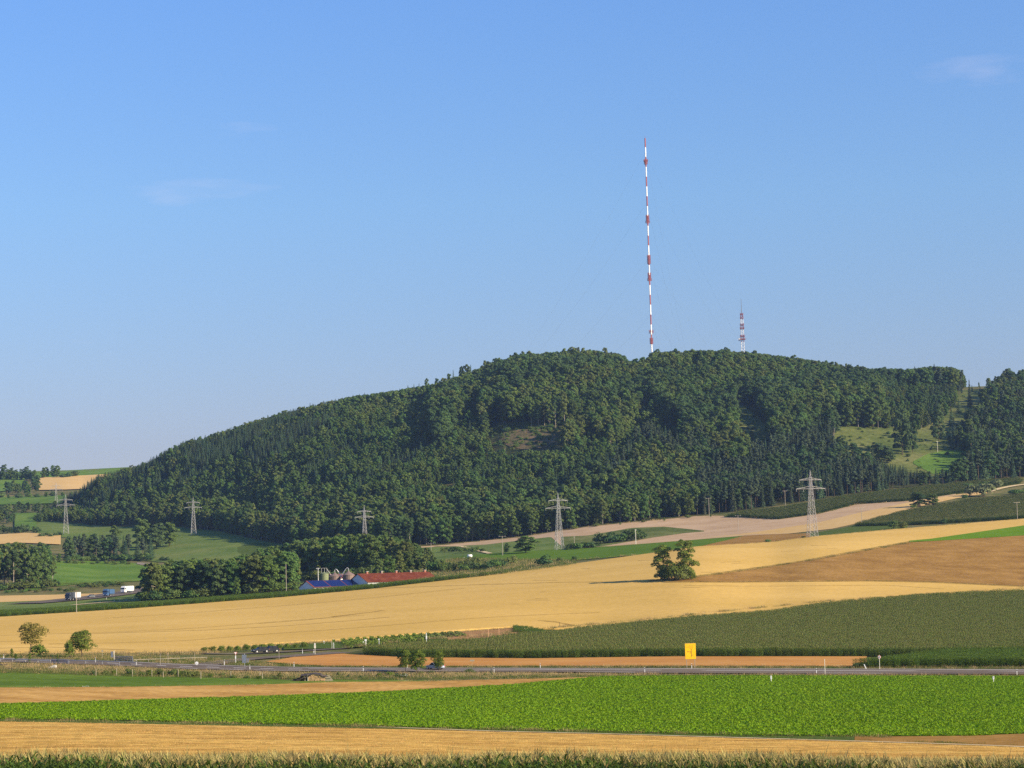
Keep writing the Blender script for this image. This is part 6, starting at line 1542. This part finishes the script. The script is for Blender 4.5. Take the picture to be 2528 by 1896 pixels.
for u, v, lb in ((1904, 1686, 'left white tube post standing in the beet field'), (2453, 1687, 'right white tube post standing in the beet field')):
    p = on(u, v, 0.1, ymin=380); o = thing('marker_tube', lb, 'marker', p)
    b = MB(); b.tube([(0, 0, 0), (0, 0, 0.8)], 0.06, 8); b.build('foot', 'white_paint', o)
    b = MB(); b.tube([(-0.09, 0, 0.65), (-0.09, 0, 1.3)], 0.07, 8); b.tube([(0.09, 0, 0.65), (0.09, 0, 1.3)], 0.07, 8); b.build('twin_tube', 'white_paint', o)
for u, v in ((237, 1670), (288, 1670), (327, 1672), (375, 1672), (403, 1674), (440, 1673), (496, 1677), (570, 1674), (642, 1676), (648, 1677), (753, 1683)):
    p = on(u, v, 0.0, ymin=470); H = rng.uniform(1.3, 1.8)
    o = link('fence_post', MB().tube([(0, 0, -0.3), (0, 0, H)], [0.08, 0.07], 7).mesh('fence_post', 'wood_post'), loc=p); tag(o, 'weathered wooden post of the pasture fence', 'fence post', 'posts of the pasture fence')

def rail(pts, label, name, m, h=0.75, bars=1, every=4.0, dz=0.25, thick=0.09, **k):
    p = np.array(pts, float); n = max(6, int((p[-1, 0] - p[0, 0]) / 6))
    uu = np.linspace(p[0, 0], p[-1, 0], n); P = inv(uu, np.interp(uu, p[:, 0], p[:, 1]), **k)
    P[:, 1] = np.linspace(P[0, 1], P[-1, 1], n); P[:, 2] = zat(P[:, 0], P[:, 1]) + dz
    o = thing(name, label, 'railing', Vector(P[0]))
    Q = [Vector(q - P[0]) for q in P]
    for j in range(bars):
        z = h * (1 - 0.42 * j); b = MB(); b.tube([q + Vector((0, 0, z)) for q in Q], thick if bars == 1 else 0.06, 6); b.build('rail', m, o)
    L = (Q[-1] - Q[0]).length; ne = max(2, int(L / every))
    for i in range(ne + 1):
        t = i / ne * (n - 1); a = int(min(t, n - 2)); q = Q[a].lerp(Q[a + 1], t - a)
        b = MB(); b.box(q.x - 0.06, q.x + 0.06, q.y + 0.14, q.y + 0.26, q.z - 0.4, q.z + h); b.build('post', m, o)
rail([(170, 1640.5), (250, 1642.5), (336, 1646)], 'long steel guard rail in front of the left road bend', 'guard_rail', 'galvanised', ymin=500)
rail([(0, 1635), (125, 1640)], 'steel guard rail running to the left picture edge', 'guard_rail', 'steel', 0.6, ymin=500)
rail([(330, 1636), (420, 1633), (510, 1629.5)], 'pale low guard rail curving along the side road', 'guard_rail', 'wood_pole', 0.42, thick=0.055, ymin=520)
for pts, lb in (([(126, 1640.5), (168, 1642)], 'blue grey bridge railing at the near roadside'), ([(283, 1633), (327, 1634.5)], 'blue grey bridge railing on the far roadside')):
    rail(pts, lb, 'bridge_railing', 'rail_blue', 1.05, 4, 0.35, ymin=505)
p = on(127, 1651, 0.1, ymin=480); o = link('stone_slab', MB().prism([(-1.2, -0.2), (1.1, -0.2), (1.0, 0.62), (0.5, 0.7), (-1.1, 0.02)], -0.5, 0.9).mesh('stone_slab', 'stone_pale'), loc=p); tag(o, 'pale sloping concrete slab below the near bridge railing', 'slab')
for u, v, w, lb in ((7, 1645, 1.1, 'dark log heap at the left picture edge'), (23, 1655, 0.8, 'smaller dark log lying in the dry grass')):
    p = on(u, v, 0.0, ymin=470); o = thing('log_heap', lb, 'log heap', p)
    for j in range(4):
        b = MB(); b.tube([(-w + 0.2 * j, 0.2 * j, 0.2 + 0.16 * (j % 2)), (w - 0.1 * j, 0.1 + 0.2 * j, 0.22 + 0.12 * (j % 2))], 0.17, 7); b.build('log', 'stump', o)
# firewood stack
p = on(772, 1683, 0.0, ymin=440); k = p.y / FPX
o = thing('firewood_stack', 'long stack of split firewood with dark cover at the pasture edge', 'firewood stack', p, 0.05)
rg = np.random.default_rng(5)
me_l = MB().tube([(0, 0.03, 0), (0, 1.1, 0)], 0.12, 8).mesh('log_body', 'log_bark'); me_e = MB().tube([(0, 0, 0), (0, 0.035, 0)], 0.115, 8).mesh('log_end', 'log_end')
for r_ in range(6):
    for c_ in range(14):
        l = link('log', me_l, o, ((-0.85 + c_ * 0.25 + (r_ % 2) * 0.12), rg.uniform(-0.08, 0.08), 0.13 + r_ * 0.215)); l.scale = (rg.uniform(0.8, 1.1),) * 3
        link('log_end', me_e, l)
b = MB()
for j in range(34):
    x = rg.uniform(-3.9, -0.9); h_ = 1.5 * math.exp(-((x + 1.6) / 1.7) ** 2); y = rg.uniform(-0.2, 1.4)
    b.tube([(x - rg.uniform(0.3, 0.9), y, rg.uniform(0.05, max(0.1, h_))), (x + rg.uniform(0.3, 0.9), y + rg.uniform(-.3, .3), rg.uniform(0.1, h_ + 0.25))], rg.uniform(0.06, 0.13), 5)
b.build('branch_heap', 'stump', o)
xs = np.linspace(-2.4, 2.9, 14); V, Q = [], []
for j, x in enumerate(xs):
    zt = 1.45 + 0.28 * math.exp(-((x - 0.2) / 1.3) ** 2) + rg.uniform(-0.05, 0.05) - (0.25 if x > 1.9 else 0)
    for y, dz_ in ((-0.25, -0.22), (0.0, 0.03), (0.6, 0.12), (1.2, -0.1)): V.append((x, y, zt + dz_ + rg.uniform(-.03, .03)))
for j in range(13):
    for q in range(3): a = j * 4 + q; Q.append((a, a + 4, a + 5, a + 1))
cv = link('cover', npmesh('cover', np.array(V), np.array(Q), ['tarp_dark']), o); sm = cv.modifiers.new('thickness', 'SOLIDIFY'); sm.thickness = 0.06
for j in range(7):
    b = MB(); x = 2.7 + 0.1 * j; b.box(2.6, 4.2 - 0.12 * j, 0.1 + 0.12 * (j % 3), 0.25 + 0.12 * (j % 3), 0.1 + j * 0.17, 0.22 + j * 0.17); b.build('board', 'wood_post', o)
b = MB(); b.tube([(-0.98, -0.1, -0.2), (-0.98, -0.1, 1.5)], 0.06, 6); b.build('support_post', 'cream_paint', o)
# pale flowers lying at the pasture edge
for i, u in enumerate((205, 209, 214, 218)):
    o = px_plant('nearbush1', u, 1697, 4, 'small tuft of white flowers at the pasture edge', 'white flower tufts at the pasture edge', wide=1.3, ymin=420, name='flower_tuft', cat='flowers')
    c = np.column_stack([rng.normal(0, 0.8, 24), rng.normal(0, 0.8, 24), rng.uniform(1.5, 3.2, 24)])
    link('blossom', npmesh('blossom', *quads(c, rng.normal(size=(24, 3)), 0.35, rng), ['blossom']), o)

# ------------------------------------------------------------------ the air
hz = bpy.data.materials.new('air'); hz.use_nodes = True
n, l = hz.node_tree.nodes, hz.node_tree.links
n.clear()
pv = n.new('ShaderNodeVolumePrincipled'); ou = n.new('ShaderNodeOutputMaterial')
pv.inputs['Color'].default_value = (0.42, 0.62, 1.0, 1); pv.inputs['Density'].default_value = 0.00004; pv.inputs['Anisotropy'].default_value = 0.2
l.new(pv.outputs[0], ou.inputs['Volume'])
b = MB(); b.box(-6200, 6200, -420, 9300, -420, 460)
MATS['air'] = hz
tag(b.build('haze', 'air'), kind='stuff')
